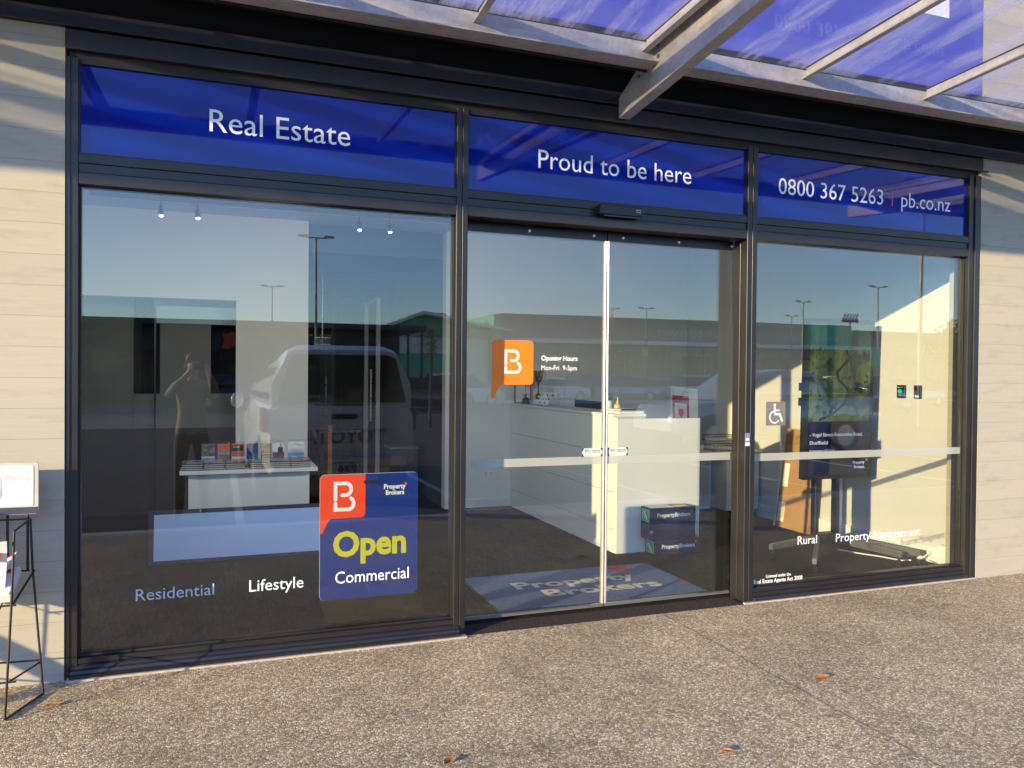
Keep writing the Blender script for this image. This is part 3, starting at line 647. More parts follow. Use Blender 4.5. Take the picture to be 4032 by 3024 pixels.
MB().box(-.13, .13, -.10, .10, 0, .008, M_).build('sheets', PAPER, t)
mb = MB()
for k in range(14): mb.box(-.12+.018*k, -.112+.018*k, -.106, -.094, .002, .013, M_)
mb.build('spiral_binding', DKGREY, t)
def bottle(x, y, label, liquid, pump, w_=.028, h=.105):
    t = thing('soap_bottle', label, 'bottle', (x, y, CT+(.0 if y > 2.0 else 0)), local=True)
    MB().lathe((0, 0, .001), [(w_, 0), (w_*1.05, .01), (w_, h*.75), (w_*.9, h*.9), (w_*.4, h)], 16).build('bottle_body', liquid, t, smooth=True)
    MB().lathe((0, 0, h), [(w_*.42, 0), (w_*.42, .022), (w_*.2, .024), (w_*.2, .05)], 12).cyl((0, 0, h+.05), (0, 0, h+.062), w_*.35, 10).cyl((0, 0, h+.056), (-.035, -.01, h+.056), .005, 6).build('pump', pump, t)
    return t
bottle(3.40, 2.06, 'tall pale blue sanitiser bottle with a black pump on the counter', P('pale_blue_gel', (.45, .62, .66), .2, 0, .05, 20), BLACK)
bottle(3.47, 2.03, 'squat amber soap bottle with a short cap on the counter', P('amber_liquid', (.60, .50, .12), .15, 0, .1, 20), P('amber_cap', (.5, .42, .15), .3), .034, .075)

# ------------------------------------------------ brochure table
YP = 3.0
t = thing('brochure_table', 'white box table carrying magazines and brochures behind the left window', 'table', (.28, YP+.2, 0))
B(-.235, .797, YP, YP+.018, .002, .645).build('front_panel', LAM, t, bevel=.002)
B(-.235, -.205, YP-.012, YP-.001, .002, .645).box(.765, .797, YP-.012, YP-.001, .002, .645).build('corner_trim', LAM, t)
B(-.235, -.215, YP+.019, YP+.48, .002, .645).box(.777, .797, YP+.019, YP+.48, .002, .645).build('side_panel', LAM, t)
B(-.305, .868, YP-.06, YP+.56, .647, .682).build('table_top', LAM, t, bevel=.002)
TT = .683
def mags(x0, x1, label):
    t = thing('magazine_stack', label, 'magazine stack', ((x0+x1)/2, YP, TT), group='magazine stacks on the brochure table')
    cols = [P('cover_teal', (.18, .30, .30), .25, 0, .8, 14), P('cover_grey', (.30, .30, .31), .25, 0, .8, 16), P('cover_rust', (.33, .19, .12), .25, 0, .8, 15)]
    for k in range(8):
        z = TT+.0085*k; dx = random.uniform(-.006, .006)
        n_ = 3
        for j in range(n_):
            w_ = (x1-x0)/n_
            B(x0+j*w_+.004+dx, x0+(j+1)*w_-.004+dx, YP-.045+random.uniform(0, .006), YP+.22, z, z+(.005 if k < 7 else .0075)).build('magazine', (cols[j] if k == 7 else (PAPER if k % 2 else DKGREY)), t)
mags(-.29, .245, 'left stack of glossy magazines along the front of the brochure table')
mags(.27, .81, 'right stack of glossy magazines along the front of the brochure table')
ORB = P('print_orange', (.62, .14, .03), .35, 0, .15, 30); MAG = P('print_magenta', (.35, .04, .15), .35, 0, .1, 30)
SKYB = P('print_sky_blue', (.12, .38, .62), .35, 0, .4, 18); LGR = P('print_lime', (.25, .50, .06), .4, 0, .08, 20); PHOTO = P('print_grey_photo', (.16, .15, .15), .35, 0, .9, 40)
MARO = P('print_maroon', (.16, .04, .05), .35, 0, .15, 30); TEAL = P('print_teal', (.15, .50, .45), .35, 0, .3, 14); BROWNP = P('print_brown_photo', (.22, .13, .09), .35, 0, .8, 40)
BYB = YP+.24
def brochure(x0, w_, label, blocks, words=(), h=.205):
    t = thing('brochure_holder', label, 'brochure holder', (x0+w_/2, BYB, TT), group='brochure holders on the table')
    B(x0-.003, x0+w_+.003, BYB-.012, BYB-.009, TT, TT+h*.62).box(x0-.003, x0+w_+.003, BYB+.012, BYB+.015, TT, TT+h+.02).box(x0-.003, x0+w_+.003, BYB-.012, BYB+.015, TT-.0, TT+.003).build('acrylic_pocket', CLEAR, t)
    p = B(x0, x0+w_, BYB-.006, BYB+.006, TT+.004, TT+h).build('brochures', PAPER, t)
    for u0, u1, v0, v1, m in blocks:
        B(x0+u0*w_, x0+u1*w_, BYB-.0072-.0004*v0, BYB-.0062, TT+.004+v0*(h-.004), TT+.004+v1*(h-.004)).build('printed_panel', m, p)
    for s, u0, u1, v, c_, m in words:
        txt(s, (x0+u0*w_, BYB-.0085, TT+.004+v*h), XA, ZA, (u1-u0)*w_, c_, m, p)
brochure(-.133, .115, 'grey and green brochure in the leftmost acrylic holder', [(0, 1, .45, 1, PHOTO), (.0, 1, .0, .30, TEAL), (.0, 1, .30, .38, SKYB)])
brochure(-.004, .112, 'orange brochure with a magenta edge and a lime tab', [(0, .14, 0, 1, MAG), (.16, 1, .62, 1, ORB), (.16, 1, .50, .62, SKYB), (.16, 1, .25, .50, BROWNP), (.22, 1.1, .0, .22, LGR)])
brochure(.125, .112, 'orange and black brochure in the third holder from the left', [(0, 1, .42, 1, ORB), (0, .9, .66, .93, BLACK), (.1, .9, .40, .52, BROWNP)], [('HOUSES', .1, .6, .80, .012, VINYLW), ('for SALE', .2, .9, .24, .014, NAVY)])
brochure(.256, .100, 'plain dark blue brochure half hidden by window reflections', [(0, 1, .28, 1, NAVY), (0, 1, .0, .26, P('print_pale_blue', (.45, .55, .72), .4))])
brochure(.382, .095, 'grey photographic brochure in the middle right holder', [(0, 1, .52, 1, PHOTO), (0, 1, .28, .50, MARO), (0.2, .8, .34, .46, PHOTO)])
t_ = (.487, .103)
brochure(.487, .103, 'maroon and white brochure with a portrait of a standing figure', [(0, 1, .30, .56, MARO), (.46, .90, .56, .80, BLACK)], [('Y', .12, .22, .90, .016, NAVY)])
k = MB().ball((.487+.072, BYB-.0085, TT+.182), .0135, 12, 8, (.8, .1, 1.1)); k.build('portrait_head', P('print_skin', (.5, .33, .25), .5), bpy.data.objects['brochures.005'])
brochure(.626, .148, 'wide white brochure with a blue car drawing at the right end', [(.02, .98, .0, .50, SKYB)], [('BUILDING OR', .18, .86, .62, .012, SKYB), ('BUYING?', .28, .76, .53, .012, SKYB)], .215)
k = MB(); stroke(k, [(.626+.05, TT+.178), (.626+.075, TT+.200), (.626+.10, TT+.178)], .003, (0, BYB-.0086, 0), XA, ZA); stroke(k, [(.626+.085, TT+.182), (.626+.13, TT+.180)], .004, (0, BYB-.0088, 0), XA, ZA)
k.build('roof_emblem', DKGREY, bpy.data.objects['brochures.006'])
k = MB(); k.add([(.64+u*.12, BYB-.0082, TT+.03+v*.05) for u, v in ((0, .25), (.12, .2), (.95, 0), (1, .3), (.92, .5), (.7, .6), (.5, .95), (.25, .98), (.1, .7), (0, .6))], [list(range(10))]); k.build('car_drawing', CARW, bpy.data.objects['brochures.006'])
# framed blank panel
t = thing('framed_panel', 'long pale panel in a dark navy frame standing on the carpet', 'sign panel', (.2, 2.42, 0))
Mx = Matrix.Translation((0, 2.40, .003)) @ Matrix.Rotation(R(-9), 4, 'X')
MB().box(-.512, 1.02, 0, .020, 0, .43, Mx).build('frame', P('navy_frame', (.022, .028, .055), .4, 0, .1, 8), t, bevel=.003)
MB().box(-.472, .985, -.0022, -.0006, .030, .395, Mx).build('panel_face', P('pale_blue_panel', (.42, .58, .95), .35, 0, .03, 3), t)
# open sign
t = thing('open_sign', 'navy open sign with a red corner emblem standing just inside the left window', 'sign', (.84, .13, 0))
SX, SZ, SY, SW, SH = .551, .247, .118, .567, .718
def arcp(cx, cz, r_, a0, a1): return arc(cx, cz, r_, a0, a1, 5)
bd = MB().prism(rrect(SW, SH, .028, 5, SX, SZ), (0, SY+.006, 0), XA, ZA, .006).build('board', NAVY, t)
MB().prism([(u, v) for u, v in rrect(SW+.004, SH+.004, .030, 5, SX-.002, SZ-.002)], (0, SY+.0085, 0), XA, ZA, .0022).build('pale_edge', P('pale_board_edge', (.6, .65, .75), .4), t)
rp = arcp(SX+.028, SZ+SH-.028, .028, 90, 180)+[(SX, SZ+.40), (SX, .635), (SX+.006, .628), (SX+.014, .634)]+[(SX+.046, .700), (SX+.058, .711), (SX+.075, .713)]+arcp(SX+.257-.025, .713+.025, .025, -90, 0)+[(SX+.257, SZ+SH)]
rc = MB().prism(rp, (0, SY-.0006, 0), XA, ZA, .0006).build('red_corner', REDO, t)
blogo((.626, SY-.0022, .752), XA, ZA, .122, .175, VINYLW, rc)
mb = MB().prism(rrect(.088, .021, .0104, 5, .797, .907), (0, SY-.0018, 0), XA, ZA, .0008); mb.build('handle_slot', BLACK, bd)
kk = lambda s, x0, x1, z, c_, m, b_: txt(s, (x0, SY-.0020, z), XA, ZA, x1-x0, c_, m, bd, bold=b_)
kk('Property', .916, 1.045, .873, .027, VINYLW, .03); kk('Brokers', .927, 1.036, .838, .026, VINYLW, .03)
redmark((1.038, SY-.0022, .893), XA, ZA, .014, bd)
kk('Open', .624, 1.050, .496, .135, YEL, .035)
ft = MB().add([(.552, .125, .246), (1.116, .125, .246), (1.255, .46, .012), (.625, .43, .012), (.552, .130, .246), (1.116, .130, .246), (1.255, .465, .016), (.625, .435, .016)], [[0, 1, 2, 3], [4, 7, 6, 5], [0, 4, 5, 1], [2, 6, 7, 3], [0, 3, 7, 4], [1, 5, 6, 2]])
ft.build('foot_plate', P('smoky_brown_plate', (.10, .085, .055), .5, 0, .2, 8), t)
# ------------------------------------------------ track light
t = thing('track_light', 'white ceiling track with four small spotlights above the left window', 'track light', (.4, .7, 2.6))
B(-.70, 1.47, .69, .725, 2.566, 2.596).build('track', P('white_track', (.93, .94, .94), .4, 0, .02, 5), t, bevel=.002)
MB().cyl((-.4, .707, 2.628), (-.4, .707, HC), .005, 6).cyl((1.1, .707, 2.628), (1.1, .707, HC), .005, 6).build('suspension_rod', SILVER, t)
for x in (-.321, -.118, .858, 1.056):
    s_ = B(x-.012, x+.012, .695, .718, 2.575, 2.599).cyl((x, .707, 2.575), (x+.002, .70, 2.535), .006, 8).build('spotlight', CHROME, t)
    MB().cyl((x, .704, 2.534), (x+.003, .690, 2.478), .013, 12, .016).build('lamp_head', SILVER, s_, smooth=True)
    MB().cyl((x+.003, .6896, 2.4775), (x+.003, .689, 2.4755), .0125, 12).build('lit_lens', P('lit_lens', (1, .93, .82), .3, 0, .01, 9, emit=2), s_)
    ld = bpy.data.lights.new('spot_beam', 'SPOT'); ld.energy = 9; ld.spot_size = R(135); ld.spot_blend = .8; ld.color = (1, .93, .82); ld.shadow_soft_size = .03
    lo_ = bpy.data.objects.new('spot_beam', ld); C.objects.link(lo_); lo_.location = Vector((x+.003, .80, 2.455))-ANCH[t.name]; lo_.parent = t; lo_.rotation_euler = (R(60), 0, R(-8 if x < .5 else -28))
# ------------------------------------------------ sockets, reader
t = thing('wall_socket', 'double power socket low on the white wall beside the reception desk', 'socket', (2.96, YB, .38))
B(2.90, 3.03, YB-.012, YB-.001, .335, .415).build('plate', LAM, t, bevel=.003)
mb = MB()
for x in (2.935, 2.995):
    for dx, dz in ((-.010, .0), (.010, .0), (0, -.014)): mb.box(x+dx-.002, x+dx+.002, YB-.0128, YB-.0122, .375+dz-.006, .375+dz+.006)
    mb.box(x-.006, x+.006, YB-.015, YB-.0122, .392, .404)
mb.build('pins_and_switches', DKGREY, t)
t = thing('wall_socket', 'white socket with a plugged cord on the right hand skirting', 'socket', (5.64, .48, .08))
B(5.595, 5.6, .42, .52, .05, .13).build('plate', LAM, t, bevel=.003) if False else B(5.612, 5.624, .43, .53, .045, .125).build('plate', LAM, t, bevel=.003)
MB().cyl((5.612, .48, .085), (5.575, .48, .085), .016, 10).build('plug', LAM, t)
t = thing('exit_button', 'black exit button unit with a round green button on the right wall', 'button', (5.64, .84, 1.42))
B(5.620, 5.644, .79, .875, 1.375, 1.487).build('button_box', BLACK, t, bevel=.003); MB().cyl((5.620, .835, 1.432), (5.612, .835, 1.432), .019, 18).build('button', P('green_button', (.01, .35, .17), .3, 0, .05, 20, emit=.25), t)
txt('PRESS TO', (5.6192, .865, 1.463), (0, -1, 0), ZA, .055, .006, VINYLW, t); txt('EXIT', (5.6192, .85, 1.395), (0, -1, 0), ZA, .032, .006, VINYLW, t)
t = thing('card_reader', 'narrow black card reader on the right wall beside the exit button', 'card reader', (5.64, .66, 1.42))
B(5.622, 5.644, .625, .695, 1.373, 1.487).build('reader_body', BLACK, t, bevel=.003); B(5.6205, 5.6215, .64, .68, 1.383, 1.40).build('pale_slot', PAPER, t)
# ------------------------------------------------ display stand
t = thing('screen_stand', 'grey wheeled stand with two black posts carrying the tall screen', 'display stand', (5.1, 1.2, 0))
for x, y in ((4.99, 1.16), (5.18, 1.12)):
    B(x-.022, x+.022, y-.03, y+.03, .07, 1.75).build('post', BLACK, t, bevel=.004)
def legp(p0, p1, h0, h1, wd):
    p0, p1 = Vector(p0), Vector(p1); d_ = (p1-p0).normalized(); n_ = Vector((-d_.y, d_.x, 0))*wd/2; m = MB()
    m.add([p0-n_, p0+n_, p1+n_, p1-n_]+[p0-n_+Vector((0, 0, h0)), p0+n_+Vector((0, 0, h0)), p1+n_+Vector((0, 0, h1)), p1-n_+Vector((0, 0, h1))], [[0, 1, 2, 3], [4, 7, 6, 5], [0, 4, 5, 1], [1, 5, 6, 2], [2, 6, 7, 3], [3, 7, 4, 0]]); return m
feet = [((4.99, 1.17, .085), (4.42, .98, .085)), ((4.99, 1.14, .085), (4.40, .46, .085)), ((5.18, 1.12, .085), (5.20, .36, .085)), ((5.18, 1.16, .085), (5.36, .34, .085))]
feet = [((4.98, 1.15, .082), (4.40, 1.02, .082)), ((4.99, 1.12, .082), (4.385, .475, .082)), ((5.16, 1.10, .082), (5.235, .43, .082)), ((5.20, 1.13, .082), (5.42, .43, .082))]
for p0, p1 in feet:
    l_ = legp(p0, p1, .062, .048, .038).build('leg', GREYM, t, bevel=.004)
    q = Vector(p1); qq = q+(Vector(p0)-q).normalized()*.03
    MB().cyl((qq.x-.014, qq.y, .030), (qq.x+.014, qq.y, .030), .029, 16).cyl((qq.x, qq.y, .03), (qq.x, qq.y, .082), .008, 8).build('caster', BLACK, l_)
B(4.965, 5.205, 1.09, 1.18, .078, .165).build('crossbar', BLACK, t, bevel=.004)
B(4.96, 5.22, 1.085, 1.115, 1.0, 1.5).build('mounting_plate', BLACK, t)
# screen, tilted slightly
t = thing('display_screen', 'tall portrait screen showing a green hill property advert on the stand', 'screen', (5.06, .98, 1.36))
Q = [Vector(v) for v in ((4.760, 1.02, .655), (5.485, 1.04, .665), (5.560, 1.0, 2.062), (4.785, 1.0, 2.062))]
Q = [Vector((4.735, 1.02, .660)), Vector((5.475, 1.02, .660)), Vector((5.475, .985, 2.055)), Vector((4.735, .985, 2.055))]
Us = (Q[1]-Q[0]); Vs = (Q[3]-Q[0]); sw, sh = Us.length, Vs.length; Us.normalize(); Vs.normalize(); Ns = Us.cross(Vs)
def scr(mb_or_poly, off, dep): return MB().prism(mb_or_poly, Q[0]+Ns*off, Us, Vs, dep)
scr(rrect(sw, sh, .008), -.055, .055).build('housing', BLACK, t)
for ty in (1.30, 1.43): MB().prism(rrect(.035, .07, .006), Q[0]+Us*-.034+Vs*(ty-.66)+Ns*-.05, Us, Vs, .04).build('side_clip', BLACK, t)
im = scr([(.035, .035), (sw-.035, .035), (sw-.035, .50), (.035, .50)], .0006, .0008).build('advert_panel', P('advert_navy', (.008, .010, .045), .06, 0, .08, 5, ior=1.5, emit=.04), t)
def hill():
    m, n, l, b = nodes('hill_photograph'); v = mapping(n, l)
    f = noise(n, l, v, 2.6, 7, .65, .7); c = mixc(n, l, ramp(n, l, f, [(.40, 0.), (.62, 1.)]), (.006, .011, .006), (.045, .065, .025))
    c = mixc(n, l, ramp(n, l, noise(n, l, v, 14, 5, .7), [(.55, 0.), (.62, 1.)]), c, (.006, .008, .004)); l.new(c, b.inputs['Base Color'])
    b.inputs['Roughness'].default_value = .06; l.new(c, b.inputs['Emission Color']); b.inputs['Emission Strength'].default_value = .45; return m
scr([(.035, .505), (sw-.035, .505), (sw-.035, 1.15), (.035, 1.15)], .0006, .0008).build('photo_panel', hill(), t)
scr([(.035, 1.151), (sw-.035, 1.151), (sw-.035, sh-.035), (.035, sh-.035)], .0006, .0008).build('photo_panel', P('dark_green_sky', (.03, .07, .07), .06, 0, .3, 3, emit=.05), t)
rv = MB()
O_ = Q[0]+Ns*.0022
stroke(rv, [(.16, .52), (.30, .57), (.42, .66), (.47, .74), (.44, .80), (.36, .86), (.33, .93), (.40, 1.0), (.47, 1.06), (.43, 1.12)], .022, O_, Us, Vs); rv.build('river_line', P('dark_river', (.012, .018, .014), .2, 0, .2, 9), t)
def stxt(s, u, v, wd, cp, b_=.01): txt(s, Q[0]+Us*u+Vs*v+Ns*.0022, Us, Vs, wd, cp, P('screen_white', (.45, .48, .55), .4, 0, .03, 9, emit=.15), im, bold=b_)
stxt('- Vogel Street-Roecombe Road,', .055, .375, .58, .030); stxt('Sheffield', .055, .305, .20, .030); stxt('By Negotiation + GST (if any)', .06, .245, .27, .014)
stxt('Property', sw-.20, .125, .13, .026, .02); stxt('Brokers', sw-.185, .085, .115, .026, .02)
MB().add([Q[0]+Us*(sw-.055+u*.018)+Vs*(.148+v*.018)+Ns*.0022 for u, v in ((0, 0), (1, 0), (1, 1), (0, 1))], [[0, 1, 2, 3]]).build('red_square_mark', REDO, im)
# cords on the floor
tag(MB().tube([(5.20, 1.10, .012), (5.27, .95, .008), (5.36, .78, .008), (5.42, .60, .008), (5.50, .50, .03), (5.575, .48, .08)], .006, 6).build('power_cord', PAPER), 'white power cord running from the screen stand to the wall socket', 'cord')
tag(MB().tube([(5.10, .40, .007), (5.22, .33, .007), (5.34, .42, .007), (5.45, .33, .007), (5.58, .36, .007), (5.61, .5, .02)], .004, 6).build('data_cable', P('blue_cable', (.10, .30, .55), .5)), 'thin blue data cable lying on the carpet under the screen stand', 'cable')
# cardboard pack
t = thing('cardboard_pack', 'tall flat brown cardboard pack leaning on the right wall behind the screen stand', 'cardboard pack', (5.5, 2.0, 0))
Mx = Matrix.Translation((5.43, 2.0, .004)) @ Matrix.Rotation(R(8), 4, 'Y')
MB().box(0, .07, -.24, .24, 0, 1.02, Mx).build('carton_body', CARD, t, bevel=.003)
MB().box(-.0015, -.0004, .12, .20, .42, .66, Mx).box(-.0015, -.0004, .12, .22, .06, .26, Mx).build('paper_label', PAPER, t)
MB().box(-.0028, -.0016, .125, .155, .10, .24, Mx).build('yellow_label', P('yellow_label2', (.75, .62, .12), .6), t)
tag(MB().box(-.004, .0, .24, .262, 0, .09, Mx).box(0, .03, .242, .262, 0, .75, Mx).build('edge_guard', LAM, t), None)
tag(B(5.59, 5.62, 1.50, 1.58, .003, .62).build('white_batten', LAM), 'white batten standing against the right wall beside the cardboard pack', 'batten')
# white cabinets
t = thing('tambour_cabinet', 'white tambour cabinet on casters behind the end of the reception desk', 'cabinet', (4.9, 3.1, 0))
B(4.60, 5.10, 2.90, 3.38, .09, .69).build('cabinet_body', LAM, t, bevel=.004)
mb = MB()
for k in range(22): mb.box(4.62+.0212*k, 4.636+.0212*k, 2.893, 2.8995, .12, .66)
mb.build('tambour_front', LAMG, t)
for x, y in ((4.65, 2.95), (5.05, 2.95), (4.65, 3.33), (5.05, 3.33)): MB().cyl((x-.012, y, .03), (x+.012, y, .03), .028, 12).cyl((x, y, .03), (x, y, .09), .01, 6).build('caster', BLACK, t)
t = thing('drawer_cabinet', 'white desk unit on casters carrying mesh trays near the right wall', 'cabinet', (5.4, 3.0, 0))
B(5.18, 5.60, 2.72, 3.20, .09, .70).build('cabinet_body', LAM, t, bevel=.004)
B(4.55, 5.62, 2.66, 3.45, .712, .738).build('desk_top', LAM, t, bevel=.002)
for x, y in ((5.22, 2.76), (5.56, 2.76), (5.22, 3.16), (5.56, 3.16)): MB().cyl((x-.012, y, .03), (x+.012, y, .03), .028, 12).cyl((x, y, .03), (x, y, .09), .01, 6).build('caster', BLACK, t)
def tray(x0, y0, z0, label):
    t = thing('mesh_tray', label, 'tray', (x0+.16, y0+.12, z0), group='wire mesh trays', local=False); mb = MB(); x1, y1, h = x0+.34, y0+.24, .055
    for z in (z0+.003, z0+h):
        mb.tube([(x0, y0, z), (x1, y0, z), (x1, y1, z), (x0, y1, z), (x0, y0, z)], .004, 5)
    mb.build('rim', BLACK, t); mb = MB()
    for k in range(18): x = x0+.01+.019*k; mb.cyl((x, y0, z0+.003), (x, y0, z0+h), .0016, 4).cyl((x, y1, z0+.003), (x, y1, z0+h), .0016, 4)
    for k in range(12): y = y0+.01+.02*k; mb.cyl((x0, y, z0+.003), (x0, y, z0+h), .0016, 4).cyl((x1, y, z0+.003), (x1, y, z0+h), .0016, 4)
    mb.build('mesh_side', BLACK, t); B(x0+.02, x1-.02, y0+.02, y1-.02, z0+.001, z0+.012).build('paper_stack', PAPER, t)
tray(5.06, 2.74, .740, 'black wire mesh paper tray standing directly on the desk by the right wall')
tray(5.04, 2.75, .845, 'upper black wire mesh tray, raised above the other tray')
t = thing('sign_board', 'white real estate sign board with a red panel leaning by the back wall', 'sign board', (5.0, 3.2, .74))
Mx = Matrix.Translation((4.84, 3.30, .742)) @ Matrix.Rotation(R(-10), 4, 'X') @ Matrix.Rotation(R(5), 4, 'Y')
MB().box(0, .36, 0, .012, 0, .70, Mx).build('board', PAPER, t)
rb = MB().box(.02, .24, -.0022, -.0006, .16, .60, Mx).build('red_panel', P('deep_red_print', (.42, .04, .03), .4, 0, .05, 9), t)
MB().box(.05, .21, -.0036, -.0024, .20, .51, Mx).build('pale_window', PAPER, rb)
sh_ = MB(); sh_.add([Mx @ Vector((.13+u*.035, -.0048, .40+v*.06)) for u, v in ((-1, .8), (1, .8), (1, -.3), (0, -1), (-1, -.3))], [[0, 1, 2, 3, 4]]); sh_.build('shield_mark', REDO, rb)
tag(B(5.5, 5.56, 3.9, 4.22, .003, .06).build('floor_box', BLACK), 'small black box on the carpet in the far right corner', 'box')
# waste unit in corridor
t = thing('grey_bin', 'dark grey box bin in the corridor beyond the partition', 'bin', (2.2, 5.4, 0))
B(2.02, 2.36, 5.2, 5.6, .002, .60).build('bin_body', DKGREY, t, bevel=.008); B(2.01, 2.37, 5.19, 5.61, .603, .64).build('bin_lid', GREYM, t, bevel=.005)
t = thing('corridor_desk', 'small dark desk with a pale top in the unlit back room', 'desk', (1.7, 6.6, 0))
B(1.35, 1.95, 6.9, 7.35, .70, .73).build('desk_top', GREYM, t); B(1.37, 1.41, 6.92, 7.3, .002, .69).box(1.88, 1.92, 6.92, 7.3, .002, .69).build('desk_leg', BLACK, t)
tag(B(1.255, 1.30, 5.2, 5.245, .002, .92).build('timber_post', P('orange_timber', (.42, .17, .04), .5, 0, .2, 20), bevel=.003), 'orange timber post standing in the dark opening behind the open sign', 'post')

# ================================================================ the car park side, seen mirrored in the glass
def at(ratio, d): return ratio*d, -(d-D)+.09
WALLG = P('dark_grey_cladding', (.045, .046, .046), .6, 0, .1, 1)
WALLS = P('grey_panel_cladding', (.17, .18, .17), .6, 0, .06, .4)
GRN = P('mid_green_cladding', (.06, .48, .28), .6, 0, .05, .4)
CREAM = P('cream_cladding', (.85, .78, .62), .6, 0, .05, .4)
ROOFW = P('white_roof_trim', (.90, .89, .84), .5, 0, .05, 1)
SHOPGL = P('shop_glazing', (.02, .024, .028), .08, 0, .5, .8, ior=1.6)
NU = (-1, 0, 0)
def sgn(s, x, y, z, w_, cap, mat, par, bold=.0): return txt(s, (x+w_, y, z), NU, ZA, w_, cap, mat, par, bold=bold)
# dark long building
t = thing('dark_shop_building', 'long low dark grey shop building across the car park', 'building', (0, -41, -.13))
B(-45, 9.9, -60, -40.6, -.13, 3.95).build('wall', WALLG, t)
B(-45, 11.2, -60, -39.4, 3.96, 4.25).build('roof_canopy', P('charcoal_fascia', (.03, .03, .032), .5, 0, .1, 1), t)
for k in range(9):
    x = -26+4*k; wd = B(x, x+2.9, -40.58, -40.50, -.1, 2.6).build('shop_window', SHOPGL, t); B(x-.05, x, -40.6, -40.46, -.1, 2.65).box(x+2.9, x+2.95, -40.6, -40.46, -.1, 2.65).box(x, x+2.9, -40.6, -40.46, 2.6, 2.68).build('frame', FRAME, wd)
for x in (10.2, 11.0): B(x, x+.12, -40.0, -39.88, -.13, 3.95).build('post', FRAME, t)
sgn('Unichem', -6.4, -40.45, 3.42, 1.3, .24, P('dim_sign_white', (.4, .4, .42)), t); sgn('COFFEE CULTURE', 7.6, -40.45, 3.4, 2.0, .18, P('dim_sign_white', (.4, .4, .42)), t)
mb = MB().add([(.2+u, -40.45, 2.75+v) for u, v in ((0, .1), (.35, .0), (.7, .15), (1.0, .1), (.85, .5), (1.1, .85), (.7, .8), (.5, 1.05), (.3, .8), (0, .9), (.15, .5))], [list(range(11))]); mb.build('red_sign', REDO, t)
# gable building
t = thing('gable_building', 'white roofed building with a green gable beyond the dark shops', 'building', (19, -66, -.13))
gx0, gx1, gy = 13.2, 25.6, -66.
B(gx0, 24.0, gy-14, gy, -.13, 4.9).build('wall', CREAM, t)
MB().prism([(gx0, 4.9), (24.0, 4.9), (24.0, 5.6), (17.4, 6.85), (gx0, 5.3)], (0, gy+.05, 0), XA, ZA, -.12).build('gable', GRN, t)
B(gx0, 22, gy+.02, gy+.06, 1.2, 3.4).build('green_band', GRN, t)
MB().prism([(gx0-1.5, 4.95), (17.4, 7.2), (26.0, 5.75), (26.0, 5.55), (17.4, 6.9), (gx0-1.5, 4.65)], (0, gy+1.2, 0), XA, ZA, 14).build('roof', ROOFW, t)
B(19.5, 20.9, gy-4, gy-2.4, 6.3, 7.1).cyl((20.2, gy-3.2, 7.1), (20.2, gy-3.2, 7.35), .5, 16).build('roof_vent', GREYM, t)
# supermarket
t = thing('supermarket', 'long grey supermarket with a lettered fascia across the car park', 'building', (45, -66, -.13))
B(25.1, 67, -100, -65.8, 3.6, 7.38).build('upper_wall', WALLS, t)
B(24.2, 25.06, -100, -65.0, -.13, 7.2).build('green_return', GRN, t)
B(25.1, 67, -100, -69, -.13, 3.59).build('recessed_wall', SHOPGL, t)
B(26, 69, -65.8, -63.4, 4.55, 4.95).build('awning', ROOFW, t)
mb = MB()
for k in range(12): mb.box(43+k*.02, 58, -64.6, -64.5, 3.5+.075*k, 3.53+.075*k)
mb.build('louvre_screen', CREAM, t)
for k in range(9): B(28+4.6*k, 28.2+4.6*k, -63.8, -63.6, -.13, 4.55).build('post', GREYM, t)
FS = P('fascia_lettering', (.62, .66, .64), .5)
sgn('Countdown', 42.2, -65.6, 5.5, 10.2, 1.05, FS, t, .0); sgn('open', 56.9, -65.6, 5.6, 3.1, .75, FS, t)
B(60.7, 67.1, -65.78, -65.6, 4.97, 7.3).build('green_panel', GRN, t); sgn('Pick up', 61.6, -65.5, 5.6, 4.2, .7, FS, t)
t = thing('grey_store', 'grey store with a green sign and dark roofline at the right of the car park', 'building', (82, -71, -.13))
B(71.8, 96, -98, -70.5, -.13, 6.9).build('wall', P('slate_cladding', (.20, .22, .26), .6, 0, .06, .4), t); B(71.6, 96.3, -98, -69.8, 6.91, 7.2).build('roof_edge', WALLG, t)
B(78, 88, -70.45, -70.3, 4.3, 5.9).build('green_sign', GRN, t); sgn('pharmacy', 79, -70.2, 4.8, 8, .6, FS, t)
for k in range(4): B(73+5.5*k, 77.5+5.5*k, -70.45, -70.38, -.1, 3.4).build('shop_window', SHOPGL, t)
t = thing('billboard', 'small magenta striped sign above the far roofs', 'sign', (74, -74, 6.9))
mb = MB()
for k in range(5): mb.add([(73.7+k*.5+u, -74, 9.0+v) for u, v in ((0, 0), (.3, 0), (.65, .6), (.35, .6))], [[0, 1, 2, 3]])
mb.build('magenta_stripes', P('magenta_sign', (.35, .05, .30), .5), t); B(73.7, 76.3, -74.2, -74.05, 8.5, 9.0).box(74.9, 75.1, -74.2, -74.05, 6.9, 8.5).build('backing', P('magenta_sign', (.3, .1, .3), .5), t)
